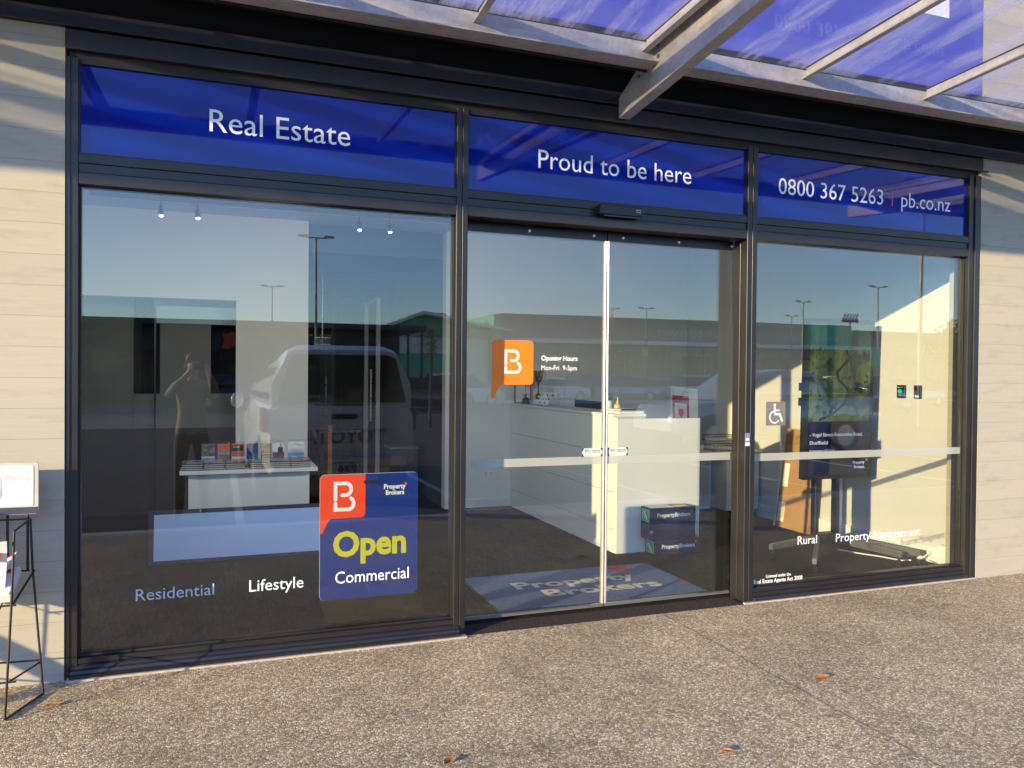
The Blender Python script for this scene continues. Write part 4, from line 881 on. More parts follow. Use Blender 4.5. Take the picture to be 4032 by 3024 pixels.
# light poles
def lamp(ratio, dz, d, label, hd=.8, r_=.07):
    x, y = at(ratio, d); h = 1.55+dz*d
    t = thing('street_lamp', label, 'street lamp', (x, y, -.13), group='car park light poles', local=True)
    MB().cyl((0, 0, 0), (0, 0, h+.05), r_, 10, r_*.7).build('pole', GREYM, t, smooth=True)
    MB().cyl((-hd*.6, 0, h+.05), (hd*.6, 0, h+.05), .03, 6).build('cross_arm', GREYM, t)
    for s in (-1, 1):
        MB().add([(s*hd*.45+u*s, v, h+w_) for w_ in (.07, .17) for u, v in ((0, -.13), (hd*.55, -.07), (hd*.62, 0), (hd*.55, .07), (0, .13))], [[0, 1, 2, 3, 4], [9, 8, 7, 6, 5], [0, 5, 6, 1], [1, 6, 7, 2], [2, 7, 8, 3], [3, 8, 9, 4], [4, 9, 5, 0]]).build('lamp_head', GREYM, t, bevel=.02)
    return t
for a in ((.114, .1687, 38, 'tall twin headed light pole in front of the dark shops'), (.062, .1052, 60, 'far twin headed light pole above the dark shops'), (.526, .0961, 66, 'twin headed light pole left of the supermarket letters'),
          (.581, .0981, 65, 'twin headed light pole before the supermarket letters'), (.860, .1184, 54, 'light pole near the open lettering'), (.838, .0957, 67, 'farthest light pole near the open lettering'), (1.011, .1493, 43, 'light pole carrying the green pick up sign'), (1.104, .33, 20, 'closest light pole at the right of the car park')):
    lamp(*a)
def psign(ratio, d, z0, z1, w_, label, face, words):
    x, y = at(ratio, d); t = thing('direction_sign', label, 'sign', (x, y, -.13), group='signs on posts in the car park')
    MB().cyl((x, y-.06, -.13), (x, y-.06, z1), .035, 8).build('post', GREYM, t); b = B(x-w_/2, x+w_/2, y-.015, y+.015, z0, z1).build('sign_plate', face, t)
    for s, rx, rz, rw, rc in words: sgn(s, x-w_/2+rx*w_, y+.017, z0+rz*(z1-z0), rw*w_, rc*(z1-z0), VINYLW, b)
    return t, b, x, y
GSG = P('bright_green_sign', (.04, .80, .36), .45, 0, .04, 5)
for rr_, dd_, za, zb, ww in ((1.007, 35, 2.22, 3.20, .72), (.580, 58, 3.18, 3.86, .62)):
    t, b, x, y = psign(rr_, dd_, za, zb, ww, 'green pick up sign with a white arrow on a car park post' if dd_ < 50 else 'small far green sign on a post near the supermarket', GSG, [('Pick up', .18, .60, .64, .10)])
    k = MB(); stroke(k, [(0, -.30*ww), (0, .12*ww)], .07*ww, (x, y+.018, za+.36*(zb-za)), NU, ZA); stroke(k, [(-.14*ww, 0), (0, .14*ww), (.14*ww, 0)], .07*ww, (x, y+.019, za+.36*(zb-za)), NU, ZA); k.build('arrow', VINYLW, b)
psign(1.205, 12, 1.28, 1.62, .26, 'small blue parking sign on a post near the right window', P('blue_sign', (.03, .08, .40), .4), [('P', .32, .5, .34, .36), ('5', .38, .12, .22, .22)])
# parking lines
LN = P('white_road_paint', (.55, .54, .50), .8, 0, .25, 8)
lines = MB()
for k in range(-5, 12):
    x = .25+2.75*k; lines.box(x-.05, x+.05, -9.2, -4.1, -.1295, -.126)
struct('bay_lines', lines, LN)
lines = MB()
for k in range(-8, 20): lines.box(-1.0+1.9*k-9, .0+1.9*k-9, -33.2, -33.05, -.1295, -.126)
for k in range(24): lines.box(18+2.7*k, 18.1+2.7*k, -52, -47, -.1295, -.126)
struct('road_markings', lines, LN)
struct('traffic_island', B(14, 60, -38.4, -37.4, -.4, .02), P('kerb_concrete', (.42, .40, .36), .85))
# vehicles --------------------------------------------------------
def wheel(t, x, y, r_=.33, wd=.22):
    o = MB().cyl((x-wd/2, y, r_), (x+wd/2, y, r_), r_, 22).build('wheel', TYRE, t, bevel=.02)
    s = 1 if x > 0 else -1
    MB().cyl((x+s*(wd/2+.001), y, r_), (x+s*(wd/2+.012), y, r_), r_*.62, 18).build('rim', SILVER, o)
def loft(sections, name, mat, t, **k):
    """sections: list of (y, [(x,z)...]) with equal point counts"""
    n = len(sections[0][1]); vs = [(x, y, z) for y, pts in sections for x, z in pts]; fs = [list(range(n))[::-1], list(range(len(vs)-n, len(vs)))]
    for i in range(len(sections)-1):
        for j in range(n): a = i*n; fs.append([a+j, a+(j+1) % n, a+n+(j+1) % n, a+n+j])
    return MB().add(vs, fs).build(name, mat, t, **k)
def sect(wb, wt, zb, zt, rt_=.10, zm=None, r0=.05):
    """body cross-section: bottom half-width wb, top half-width wt"""
    zm = zm if zm is not None else (zb+zt)/2
    h = [(wb-.05, zb), (wb, zb+.10), (wb+.0, zm), (wt+.012, zt-rt_), (wt-.03, zt-rt_*.35), (wt-rt_*1.1, zt)]
    return h+[(-x, z) for x, z in h[::-1]]
def car(name, label, cat, loc, rz, paint, kind='hatch', group=None):
    t = thing(name, label, cat, (*loc, -.126), rz, group, local=True)
    L, W = (4.3, .89) if kind == 'hatch' else (4.7, .93)
    lo = [(-L/2, sect(W-.12, W-.16, .32, .62)), (-L/2+.12, sect(W-.03, W-.06, .22, .80)), (-L/2+.9, sect(W, W-.05, .20, .95)), (-.3, sect(W, W-.05, .20, .98)), (L/2-.9, sect(W, W-.05, .20, 1.0)), (L/2-.15, sect(W-.03, W-.08, .22, .98)), (L/2, sect(W-.10, W-.14, .34, .80))]
    body = loft(lo, 'body', paint, t, smooth=True)
    zt = 1.46 if kind == 'hatch' else 1.70
    bk = L/2-.25 if kind != 'sedan' else L/2-.8
    cab = [(-L/2+1.05, sect(W-.10, W-.14, .90, .99)), (-L/2+1.75, sect(W-.10, W-.28, .90, zt-.02)), (.3, sect(W-.10, W-.27, .90, zt)), (bk-.45, sect(W-.10, W-.28, .90, zt-.05)), (bk, sect(W-.12, W-.20, .90, 1.02))]
    loft(cab, 'cabin_glass', CARGL, t, smooth=True)
    rf = [(-L/2+1.78, sect(W-.27, W-.30, zt-.06, zt+.0)), (.3, sect(W-.26, W-.29, zt-.05, zt+.02)), (bk-.46, sect(W-.27, W-.30, zt-.10, zt-.02))]
    rf_ = loft(rf, 'roof', paint, t, smooth=True)
    for s in (-1, 1):
        for yb in (-.15, .85): MB().add([(s*(W-.095), yb, .95), (s*(W-.095), yb+.07, .95), (s*(W-.265), yb+.05, zt-.03), (s*(W-.265), yb-.02, zt-.03)], [[0, 1, 2, 3]]).build('pillar', paint, rf_)
        for y in (-L/2+.82, L/2-.82): wheel(t, s*(W-.10), y)
        MB().ball((s*(W-.22), -L/2+.05, .66), .10, 10, 6, (1.3, .6, .7)).build('headlight', P('lamp_glass', (.6, .62, .65), .1, .3), t)
        MB().ball((s*(W-.18), L/2-.06, .84), .09, 10, 6, (1.1, .6, 1.4)).build('tail_light', LAMPRED, t)
        MB().ball((s*(W+.08), -.95, 1.0), .085, 8, 6, (1, .6, .8)).build('mirror', paint, t)
    B(-.26, .26, L/2-.004, L/2+.008, .42, .53).build('number_plate', PAPER, t); B(-.26, .26, -L/2-.01, -L/2+.004, .36, .47).build('number_plate', PAPER, t)
    return t
def vehicles():
    rows = [(.44, 46, 90, CARW, 'hatch', 'white hatchback parked left of the pick up lane'), (.49, 47, 88, CARD_, 'suv', 'dark wagon parked beside the white hatchback'), (.545, 46, 92, CARS, 'suv', 'silver wagon parked in the middle row'),
            (.61, 47, 90, CARS, 'hatch', 'silver hatchback parked before the louvre screen'), (.67, 46, 90, CARW, 'suv', 'white wagon parked before the louvre screen'), (.73, 47, 88, CARD_, 'hatch', 'dark hatchback in the middle row'),
            (.93, 40, 10, CARW, 'suv', 'white wagon behind the tall screen in the reflection'), (.985, 30, 175, CARD_, 'suv', 'black wagon seen from behind under the green sign'), (1.08, 36, 80, CARS, 'suv', 'silver wagon right of the green sign'), (1.14, 42, 90, CARR, 'hatch', 'red hatchback at the right of the car park'),
            (.03, 37, 90, CARD_, 'suv', 'dark wagon in front of the dark shops'), (.255, 36, 85, CARD_, 'hatch', 'dark hatchback by the shop corner'), (.30, 40, 90, CARW, 'suv', 'white wagon near the gable building'), (.385, 45, 92, CARD_, 'hatch', 'dark hatchback by the orange emblem')]
    for r_, d, a, pt, kd, lb in rows:
        x, y = at(r_, d); car('parked_car', lb, 'car', (x, y), R(a), pt, kd, 'cars parked across the car park')
vehicles()
# white wagon reversed to the kerb
def wagon():
    t = thing('white_wagon', 'white pickup with a closed canopy parked close behind the photographer', 'pickup', (1.40, -8.02, -.126), R(-2.0), local=True)
    W = .93
    def s(y, wt, zt, wb=W, zb=.42, r_=.13): return (y, sect(wb, wt, zb, zt, r_, 1.20))
    loft([(-2.55, sect(.78, .72, .5, .85)), (-2.45, sect(.92, .84, .42, 1.0)), (-1.5, sect(W, .86, .40, 1.10)), (-1.15, sect(W, .87, .40, 1.16)), (-1.1, sect(W, .87, .40, 1.30)), (2.5, sect(W, .89, .42, 1.30)), (2.62, sect(.89, .86, .50, 1.26))], 'body', CARW, t, smooth=True)
    loft([(-1.35, sect(.86, .80, 1.10, 1.2)), (-.55, sect(.86, .64, 1.10, 1.84, .14)), (.6, sect(.86, .66, 1.10, 1.90, .15)), (2.40, sect(.86, .70, 1.10, 2.02, .16)), (2.56, sect(.87, .72, 1.10, 1.96, .16))], 'canopy_shell', CARW, t, smooth=True)
    MB().prism([(-.80, 1.30), (.80, 1.30), (.66, 1.86), (.56, 1.90), (-.56, 1.90), (-.66, 1.86)], (0, 2.572, 0), (1, 0, 0), (0, 0, 1), -.012).build('rear_window', CARGL, t)
    for sx in (-1, 1):
        for y0, y1 in ((.75, 2.2), (-.25, .60), (-1.0, -.32)):
            MB().add([(sx*.885, y0, 1.32), (sx*.885, y1, 1.32), (sx*.755, y1-.05, 1.74), (sx*.755, y0+.05, 1.74)], [[0, 1, 2, 3]]).build('side_window', CARGL, t)
        for y in (-1.65, 1.55):
            wheel(t, sx*.86, y, .38, .26); MB().prism([(y+.47*math.cos(R(a)), .38+.47*math.sin(R(a))) for a in range(0, 181, 15)], (sx*.932, 0, 0), (0, 1, 0), (0, 0, 1), sx*.012).build('wheel_arch', DKGREY, t)
        B(sx*.93-.06, sx*.93+.0, 2.30, 2.615, .95, 1.24).build('tail_light', LAMPRED, t, bevel=.01)
        m = MB().ball((sx*1.07, -.95, 1.22), .13, 12, 8, (.75, .5, 1.0)).build('mirror', CARW, t, smooth=True)
        MB().tube([(sx*.95, .05, 1.02), (sx*.965, .13, 1.03), (sx*.95, .22, 1.02)], .014).tube([(sx*.95, -.80, 1.02), (sx*.965, -.72, 1.03), (sx*.95, -.63, 1.02)], .014).build('door_handle', CHROME, t)
    B(-.78, .78, 2.60, 2.72, .50, .62).box(-.55, .55, 2.62, 2.76, .42, .50).build('rear_bumper', CHROME, t, bevel=.01)
    B(-.16, .16, 2.628, 2.65, 1.10, 1.16).build('tailgate_handle', BLACK, t, bevel=.006); B(-.36, .36, 2.57, 2.60, 1.235, 1.28).build('brake_light', BLACK, t, bevel=.006)
    # in the thing's own frame the rear faces local +y; reading direction from behind is local -x
    txt('TOYOTA', (.52, 2.625, .80), NU, ZA, 1.04, .16, GREYM, t, bold=.03)
    pl = B(-.19, .19, 2.765, 2.775, .44, .56).build('number_plate', PAPER, t); txt('936', (.13, 2.777, .465), NU, ZA, .24, .07, BLACK, pl, bold=.02)
    return t
wagon()
def ute():
    t = thing('silver_pickup', 'silver double cab pickup parked side on beyond the bays', 'pickup', (11.6, -10.3, -.126), R(-90), local=True)
    loft([(-2.7, sect(.80, .74, .5, .85)), (-2.55, sect(.93, .86, .42, 1.02)), (-1.4, sect(.94, .88, .40, 1.14)), (-1.1, sect(.94, .88, .40, 1.20)), (2.5, sect(.94, .90, .42, 1.26)), (2.65, sect(.92, .88, .48, 1.24))], 'body', CARS, t, smooth=True)
    loft([(-1.45, sect(.86, .80, 1.05, 1.16)), (-.62, sect(.86, .64, 1.05, 1.76)), (.3, sect(.86, .66, 1.05, 1.84)), (1.0, sect(.86, .66, 1.05, 1.80)), (1.2, sect(.86, .78, 1.05, 1.30))], 'cab', CARS, t, smooth=True)
    for sx in (-1, 1):
        for y0, y1, y2, y3 in ((-1.15, -.12, -.15, -.60), (-.02, .95, .85, .02)):
            MB().add([(sx*.878, y0, 1.24), (sx*.878, y1, 1.24), (sx*.735, y2, 1.68), (sx*.735, y3, 1.68)], [[0, 1, 2, 3]]).build('side_window', CARGL, t)
        for y in (-1.75, 1.55):
            wheel(t, sx*.86, y, .39, .26); MB().prism([(y+.48*math.cos(R(a)), .39+.48*math.sin(R(a))) for a in range(0, 181, 15)], (sx*.942, 0, 0), (0, 1, 0), (0, 0, 1), sx*.012).build('wheel_arch', DKGREY, t)
        MB().ball((sx*.70, -2.60, .80), .13, 10, 6, (1.4, .6, .7)).build('headlight', P('lamp_glass', (.6, .62, .65), .1, .3), t); B(sx*.94-.05, sx*.94, 2.45, 2.655, .9, 1.2).build('tail_light', LAMPRED, t)
        MB().ball((sx*1.05, -.95, 1.24), .11, 10, 6, (.8, .5, 1)).build('mirror', CARS, t, smooth=True)
    B(-.84, .84, 1.30, 2.55, 1.262, 1.30).build('tray_cover', BLACK, t, bevel=.01)
    MB().tube([(-.80, 1.28, 1.28), (-.72, 1.30, 1.62), (.72, 1.30, 1.62), (.80, 1.28, 1.28)], .03).build('roll_bar', BLACK, t)
ute()
# planting ---------------------------------------------------------
def tree(x, y, h, r_, label, n=900, sq=.8, name='leafy_tree'):
    t = thing(name, label, 'tree', (x, y, -.13), local=True, group='trees around the car park'); rnd = random.Random(int(x*10+y))
    mb = MB().cyl((0, 0, 0), (0, 0, h*.55), .04*h, 8, .02*h)
    for k in range(6):
        a = rnd.uniform(0, 6.28); mb.cyl((0, 0, h*rnd.uniform(.25, .5)), (math.cos(a)*r_*.6, math.sin(a)*r_*.6, h*rnd.uniform(.6, .9)), .015*h, 6, .004*h)
    mb.build('trunk', BARK, t); mb = MB(); cl = [(rnd.uniform(-.6, .6)*r_, rnd.uniform(-.6, .6)*r_, h*(.68+rnd.uniform(-.2, .2)), rnd.uniform(.3, .5)*r_) for _ in range(9)]
    for k in range(n):
        cx, cy, cz, cr = rnd.choice(cl); v = Vector((rnd.gauss(0, 1), rnd.gauss(0, 1), rnd.gauss(0, 1)*sq)).normalized()*cr*rnd.uniform(.5, 1.05); c = Vector((cx, cy, cz))+v
        a = Vector((rnd.uniform(-1, 1), rnd.uniform(-1, 1), rnd.uniform(-1, 1))).normalized(); b = a.orthogonal().normalized(); s = r_*.06
        mb.add([c-a*s, c+b*s*.6, c+a*s, c-b*s*.6], [[0, 1, 2, 3]])
    mb.build('crown', LEAFM, t)
for a in ((76, -60, 8, 4, 'tall tree beyond the right end of the car park'), (82, -58, 7, 4, 'rounder tree beyond the right end of the car park'), (90, -62, 9, 5, 'broad tree farthest right behind the car park'), (1.5, -37.5, 3.4, 1.5, 'small tree in front of the dark shops'), (5.5, -38, 3.2, 1.6, 'small bushy tree near the shop corner')): tree(*a)
x, y = at(.26, 24); t = thing('cabbage_tree', 'thin cabbage tree with a spiky crown at the edge of the car park', 'tree', (x, y, -.13), local=True)
mb = MB().cyl((0, 0, 0), (.05, 0, 2.9), .06, 8, .04); mb.build('trunk', BARK, t); mb = MB()
for k in range(90):
    a = random.uniform(0, 6.28); e = random.uniform(-.9, 1.4); z0 = random.uniform(2.3, 3.0); v = Vector((math.cos(a)*math.cos(e), math.sin(a)*math.cos(e), math.sin(e))); p = Vector((.05, 0, z0)); s = v.orthogonal().normalized()*.014; ln = random.uniform(.45, .75)
    mb.add([p-s, p+s, p+v*ln], [[0, 1, 2]])
mb.build('crown', LEAFM, t)
for k, r_ in enumerate((.39, .42, .455, .50, .545)):
    x, y = at(r_, 37); t = thing('young_tree', 'staked young tree number %s along the planted island' % ['one', 'two', 'three', 'four', 'five'][k], 'tree', (x, y, -.1), local=True, group='young trees along the planted island')
    t['label'] = ['leftmost staked sapling on the planted island', 'second staked sapling from the left on the island', 'middle staked sapling on the planted island', 'fourth staked sapling from the left on the island', 'rightmost staked sapling on the planted island'][k]
    MB().cyl((0, 0, 0), (0, 0, 2.6), .03, 6).build('trunk', BARK, t); mb = MB()
    for j in range(60): c = Vector((random.gauss(0, .3), random.gauss(0, .3), random.uniform(2.0, 3.0))); a = Vector((random.uniform(-1, 1), random.uniform(-1, 1), random.uniform(-1, 1))).normalized()*.1; b = a.orthogonal()*.6; mb.add([c-a, c+b, c+a, c-b], [[0, 1, 2, 3]])
    mb.build('crown', LEAFM, t)
# ================================================================ newspaper rack
WIRE = P('rusty_black_wire', (.022, .017, .017), .5, .3, .6, 30)
t = thing('newspaper_rack', 'black wire newspaper rack with a lettered sign standing against the left wall', 'newspaper rack', (-1.1, -.3, 0))
def side(x, lean):
    f, r_, tf, tr = (x-.0, -.44, .006), (x+.10+lean, -.17, .006), (x+.035, -.44, .84), (x+.045, -.17, .845)
    mb = MB().tube([f, (x+.025, -.44, .52), tf, tr, (x+.055, -.17, .60), r_, f], .0055, 6)
    mb.tube([(x+.012, -.44, .17), (x+.085, -.17, .157)], .0045, 6)
    mb.build('side_frame', WIRE, t)
side(-.873, 0); side(-1.62, 0)
mb = MB()
for z, y in ((.17, -.44), (.60, -.17), (.51, -.44), (.845, -.17)): mb.tube([(-1.60, y, z), (-.83, y, z)], .0045, 6)
mb.tube([(-.78, -.165, .166), (-1.6, -.165, .19)], .0045, 6)
mb.build('cross_rod', WIRE, t); mb = MB()
for k in range(7): x = -1.55+.11*k; mb.tube([(x, -.45, .50), (x, -.16, .60)], .003, 5)
mb.tube([(-.845, -.44, .51), (-.812, -.17, .598)], .006, 6).build('shelf_wire', WIRE, t)
for x in (-.842, -.925): MB().cyl((x, -.155, .60), (x, -.155, .88), .006, 8).build('sign_post', WIRE, t)
sg = MB().prism(rrect(.75, .245, .012, 4, -1.545, .868), (0, -.172, 0), XA, ZA, -.012).build('sign_plate', P('pale_edge_plate', (.46, .44, .41), .4, 0, .1, 9), t)
MB().prism(rrect(.715, .192, .010, 4, -1.530, .908), (0, -.1732, 0), XA, ZA, .0012).build('sign_face', P('cream_sign_face', (.74, .72, .68), .4, 0, .03, 9), sg)
B(-1.543, -.797, -.1738, -.1724, .870, .902).build('navy_base_strip', P('navy_edge', (.05, .055, .085), .4, 0, .1, 9), sg)
txt('Property', (-.933, -.1758, 1.030), XA, ZA, .105, .030, P('faded_lettering', (.66, .63, .58), .5), sg, bold=.02)
MB().prism(rrect(.20, .10, .012, 4, -1.145, .945), (0, -.1752, 0), XA, ZA, .0006).build('grey_picture', P('grey_picture', (.45, .47, .52), .5, 0, .2, 20), sg)
B(-1.50, -.84, -.1756, -.1750, .912, .922).build('text_strip', P('faded_blue', (.58, .59, .64), .5), sg)
NEWS = P('newsprint', (.70, .69, .68), .85, 0, .06, 40); NRED = P('news_red', (.42, .03, .04), .6, 0, .1, 20); NYEL = P('news_yellow', (.75, .62, .05), .6, 0, .1, 20)
def paper(x0, x1, y0, y1, z, h, rot, label, curl=0.):
    t = thing('newspaper', label, 'newspaper', ((x0+x1)/2, (y0+y1)/2, z), local=True, group='newspapers in the rack')
    Mx = Matrix.Rotation(R(rot), 4, 'Z') @ Matrix.Rotation(R(19), 4, 'X'); mb = MB(); wx, wy = (x1-x0)/2, (y1-y0)/2; n = 5
    for k in range(5):
        zz = h*k/5; pts = []
        for j in range(n+1):
            u = -wx+2*wx*j/n+.004*(k % 2); c_ = curl*max(0, (j/n-.4))**2
            pts += [Mx @ Vector((u, -wy+.003*(k % 3), zz+c_)), Mx @ Vector((u, wy, zz+c_)), Mx @ Vector((u, wy, zz+c_+h/6)), Mx @ Vector((u, -wy+.003*(k % 3), zz+c_+h/6))]
        fs = [[3, 2, 1, 0], [4*n, 4*n+1, 4*n+2, 4*n+3]]
        for j in range(n):
            a = 4*j
            for q in range(4): fs.append([a+q, a+(q+1) % 4, a+4+(q+1) % 4, a+4+q])
        mb.add(pts, fs)
    o = mb.build('pages', NEWS, t); top = h*5/6+h/6-.0
    mb = MB(); mb.add([Mx @ Vector((u, v, h*4/5+h/6+.0012+curl*max(0, ((u+wx)/(2*wx)-.4))**2)) for u, v in ((-wx*.9, wy*.55), (0, wy*.55), (wx*.9, wy*.55), (wx*.9, wy*.85), (0, wy*.85), (-wx*.9, wy*.85))], [[0, 1, 4, 5], [1, 2, 3, 4]]); mb.build('red_masthead', NRED, o)
    return t, Mx, h, wx, wy, o
p_ = paper(-1.22, -.86, -.42, -.20, .555, .045, 0, 'stack of newspapers with a red masthead filling the rack shelf', .0)
mb = MB(); mb.add([p_[1] @ Vector((.05+.05*math.cos(a/8*math.pi), -.02+.04*math.sin(a/8*math.pi), .0475)) for a in range(16)], [list(range(16))]); mb.build('yellow_print', NYEL, p_[5])
paper(-1.50, -1.24, -.42, -.20, .56, .03, 4, 'thinner pile of newspapers at the left end of the rack')
paper(-1.10, -.88, -.30, -.17, .62, .02, -6, 'loose newspaper with a curled corner standing up from the pile', .12)
t = thing('newspaper', 'newspaper standing upright and bent over in the rack', 'newspaper', (-.99, -.36, .58), local=True, group='newspapers in the rack')
mb = MB(); pts = []
for j in range(7): a = j/6; pts += [(-.12-.02*a, .02-.10*a*a, .0+.20*a), (.10+.03*a, -.02-.09*a*a, .0+.22*a-.03*(1-a))]
k0 = [(x, y+.006, z) for x, y, z in pts]; nn = len(pts)
mb.add(pts+k0, [[2*j, 2*j+1, 2*j+3, 2*j+2] for j in range(6)]+[[nn+2*j, nn+2*j+2, nn+2*j+3, nn+2*j+1] for j in range(6)]); o = mb.build('pages', NEWS, t, smooth=True)
mb = MB(); mb.add([(.02, -.05, .13), (.09, -.055, .12), (.105, -.078, .165), (.03, -.075, .175)], [[0, 1, 2, 3]]); o2 = mb.build('red_masthead', NRED, o); o2.location = (0, -.012, 0)
t = thing('newspaper', 'tall bundle of newspapers standing upright at the left end of the rack', 'newspaper', (-1.2, -.24, .5), group='newspapers in the rack')
for k in range(6): B(-1.42, -1.05-.006*(k % 3), -.30+.018*k, -.286+.018*k, .50+.02*(k % 2), .90-.01*(k % 3)).build('folded_sheet', NEWS, t, bevel=.003)
t = thing('shadow_hoop', 'added unseen steel hoop casting a diagonal shadow left of the shopfront', 'shadow caster', (-2.7, -.95, 0))  # added out of view so its brace shadows the wall and sill
MB().tube([(-3.25, -.95, 0), (-3.25, -.95, .78), (-3.15, -.95, .88), (-2.45, -.95, .88), (-2.35, -.95, .78), (-2.35, -.95, 0)], .024, 10).build('hoop', GREYM, t, smooth=True)
MB().cyl((-3.22, -.95, .86), (-2.36, -.95, .30), .045, 10).build('shadow_brace', GREYM, t); B(-2.43, -2.27, -1.03, -.87, .001, .012).box(-3.33, -3.17, -1.03, -.87, .001, .012).build('base_flange', GREYM, t)
# ================================================================ fallen leaves
LF = P('dry_orange_leaf', (.50, .20, .06), .7, 0, .4, 60, .3, 90); LF2 = P('dry_brown_leaf', (.36, .15, .06), .75, 0, .4, 60, .3, 90)
def leaf(x, y, L_, rz, mat, label, curl=.5):
    t = thing('fallen_leaf', label, 'leaf', (x, y, .002), R(rz), 'dry leaves on the pavement', local=True); mb = MB(); n = 8; vs = []
    for j in range(n+1):
        a = j/n; wd = L_*.27*math.sin(math.pi*min(1, a*.95+.05))**.8; z = .003+L_*.22*curl*(a-.5)**2*4*.5
        for s in (-1, -.5, 0, .5, 1): vs.append((L_*(a-.5), s*wd*(1+.12*math.sin(a*20+s)), z+abs(s)*wd*.75*curl))
    fs = [[5*j+i, 5*j+i+1, 5*j+5+i+1, 5*j+5+i] for j in range(n) for i in range(4)]
    mb.add(vs, fs).build('blade', mat, t, smooth=True)
    MB().tube([(-L_*.5, 0, .006), (-L_*.68, .004, .012)], .0012, 5).build('stem', LF2, t)
leaf(2.92, -1.245, .105, 12, LF, 'largest pale orange leaf lying on the pavement at the right')
leaf(1.975, -1.755, .055, -30, LF, 'small curled orange leaf on the pavement near the bottom edge', .8)
leaf(.873, -1.455, .07, 40, LF2, 'brown leaf cut by the bottom edge of the view', .7)
leaf(-.70, -.33, .07, 15, LF, 'orange leaf lying beside the foot of the newspaper rack', .4)
leaf(5.55, -.10, .06, 10, LF, 'leaf at the foot of the right concrete wall')
leaf(2.13, -1.72, .02, 70, LF2, 'tiny brown leaf fragment on the pavement')
t = None
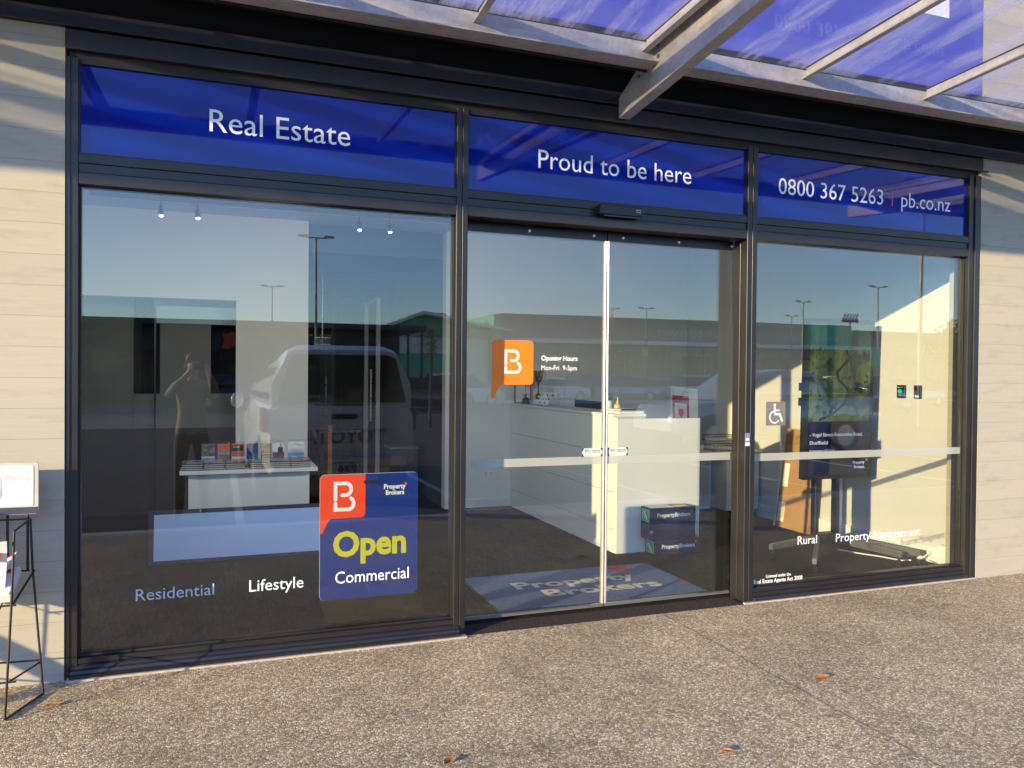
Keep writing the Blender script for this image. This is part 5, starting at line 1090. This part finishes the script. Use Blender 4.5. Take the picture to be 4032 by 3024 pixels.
# ================================================================ person taking the photograph
def person():
    t = thing('person', 'person in a dark hooded top holding a phone up to take the picture', 'person', (-.27, -4.98, -.126))
    P0 = {'pel': (-.27, -4.98, .90), 'sp1': (-.27, -4.985, 1.05), 'sp2': (-.27, -4.985, 1.22), 'ch': (-.265, -4.98, 1.34), 'nk': (-.26, -4.96, 1.445), 'nk2': (-.257, -4.95, 1.51), 'hd': (-.25, -4.93, 1.58), 'hd2': (-.25, -4.935, 1.68)}
    rad = {'pel': (.155, .12), 'sp1': (.145, .11), 'sp2': (.165, .12), 'ch': (.15, .12), 'nk': (.062, .062), 'nk2': (.052, .055), 'hd': (.070, .085), 'hd2': (.080, .098)}
    E_ = [('pel', 'sp1'), ('sp1', 'sp2'), ('sp2', 'ch'), ('ch', 'nk'), ('nk', 'nk2'), ('nk2', 'hd'), ('hd', 'hd2')]
    for s, n_ in ((-1, 'L'), (1, 'R')):
        P0.update({'sh'+n_: (-.27+s*.17, -4.985, 1.375), 'el'+n_: (-.26+s*.25, -4.87, 1.27), 'fa'+n_: (-.215+s*.165, -4.77, 1.43), 'wr'+n_: (-.19+s*.095, -4.70, 1.545), 'pm'+n_: (-.185+s*.083, -4.68, 1.595),
                   'hp'+n_: (-.27+s*.10, -4.98, .82), 'kn'+n_: (-.27+s*.12, -4.95, .42), 'an'+n_: (-.27+s*.13, -5.0, -.02), 'ft'+n_: (-.27+s*.15, -4.86, -.08)})
        rad.update({'sh'+n_: (.075, .07), 'el'+n_: (.052, .05), 'fa'+n_: (.045, .043), 'wr'+n_: (.028, .026), 'pm'+n_: (.030, .022), 'hp'+n_: (.105, .10), 'kn'+n_: (.068, .068), 'an'+n_: (.052, .052), 'ft'+n_: (.045, .035)})
        E_ += [('ch', 'sh'+n_), ('sh'+n_, 'el'+n_), ('el'+n_, 'fa'+n_), ('fa'+n_, 'wr'+n_), ('wr'+n_, 'pm'+n_), ('pel', 'hp'+n_), ('hp'+n_, 'kn'+n_), ('kn'+n_, 'an'+n_), ('an'+n_, 'ft'+n_)]
        for j, (dz, ln) in enumerate(((.028, .030), (.012, .034), (-.006, .032), (-.022, .026))):
            b0 = Vector(P0['pm'+n_])+Vector((-s*.006, .010, dz)); b1 = b0+Vector((-s*.004, ln*.7, .004)); b2 = b1+Vector((-s*ln*.8, .006, 0))
            for q, (nm, v) in enumerate((('a', b0), ('b', b1), ('c', b2))): P0['f%s%d%s' % (n_, j, nm)] = tuple(v); rad['f%s%d%s' % (n_, j, nm)] = (.0095-.001*q,)*2
            E_ += [('pm'+n_, 'f%s%da' % (n_, j)), ('f%s%da' % (n_, j), 'f%s%db' % (n_, j)), ('f%s%db' % (n_, j), 'f%s%dc' % (n_, j))]
        b0 = Vector(P0['pm'+n_])+Vector((-s*.014, -.014, .010)); b1 = b0+Vector((-s*.022, .004, .012))
        P0['t%sa' % n_] = tuple(b0); P0['t%sb' % n_] = tuple(b1); rad['t%sa' % n_] = (.011,)*2; rad['t%sb' % n_] = (.009,)*2
        E_ += [('pm'+n_, 't%sa' % n_), ('t%sa' % n_, 't%sb' % n_)]
    ks = list(P0); me = bpy.data.meshes.new('sk'); off = Vector(t.location)
    me.from_pydata([Vector(P0[k])-off for k in ks], [(ks.index(a), ks.index(b)) for a, b in E_], [])
    o = bpy.data.objects.new('sk', me); C.objects.link(o); m = o.modifiers.new('s', 'SKIN')
    for i, k in enumerate(ks): me.skin_vertices[0].data[i].radius = rad[k]; me.skin_vertices[0].data[i].use_root = (k == 'pel')
    su = o.modifiers.new('u', 'SUBSURF'); su.levels = 2
    dg = bpy.context.evaluated_depsgraph_get(); nm = bpy.data.meshes.new_from_object(o.evaluated_get(dg)); bpy.data.objects.remove(o)
    b = bpy.data.objects.new('body', nm); C.objects.link(b); b.parent = t; nm.materials.clear()
    for m_ in (SKIN, HOOD, TROUS, BLACK): nm.materials.append(m_)
    wr = [Vector(P0['wr'+n_])-off for n_ in 'LR']
    for p in nm.polygons:
        c = p.center; wz = c.z+off.z; wy = c.y+off.y; p.use_smooth = True
        if wy > -4.715 and wz > 1.4: p.material_index = 0
        elif wz > 1.475 and wy < -4.8: p.material_index = 0
        elif wz > .86: p.material_index = 1
        elif wz > .0: p.material_index = 2
        else: p.material_index = 3
    A_ = {b.name: off}; ANCH.update(A_)
    hd = MB()
    for i in range(9):
        for k in range(16):
            pass
    h = MB().ball((-.25, -4.955, 1.680), .097, 18, 10, (.86, 1.02, 1.0)); h.v = [v if not (v.y > -4.895 and v.z < 1.70) else Vector((v.x, -4.895-(v.y+4.895)*.4, max(v.z, 1.60))) for v in h.v]
    h.build('hair', HAIR, b, smooth=True)
    f = MB(); f.add([(-.25, -4.840, 1.590), (-.264, -4.855, 1.583), (-.236, -4.855, 1.583), (-.25, -4.853, 1.632)], [[0, 1, 3], [0, 3, 2], [0, 2, 1]]); f.build('nose', SKIN, b)
    MB().box(-.272, -.228, -4.856, -4.846, 1.553, 1.558).build('mouth', P('lips', (.28, .10, .08), .5), b)
    for s in (-1, 1):
        MB().ball((-.25+s*.030, -4.852, 1.633), .010, 8, 6).build('eye', P('eye_white', (.6, .58, .55), .2), b); MB().ball((-.25+s*.086, -4.935, 1.62), .026, 8, 6, (.35, .7, 1.2)).build('ear', SKIN, b)
    mb = MB().ball((-.262, -5.06, 1.43), .10, 14, 8, (1.3, .75, .6)); mb.build('hood', HOOD, b, smooth=True)
    t2 = thing('phone', 'black mobile phone held upright in both hands of the person', 'phone', (-.185, -4.655, 1.60))
    MB().prism(rrect(.150, .072, .008, 4, -.260, 1.568), (0, -4.657, 0), XA, ZA, -.008).build('phone_body', BLACK, t2)
person()
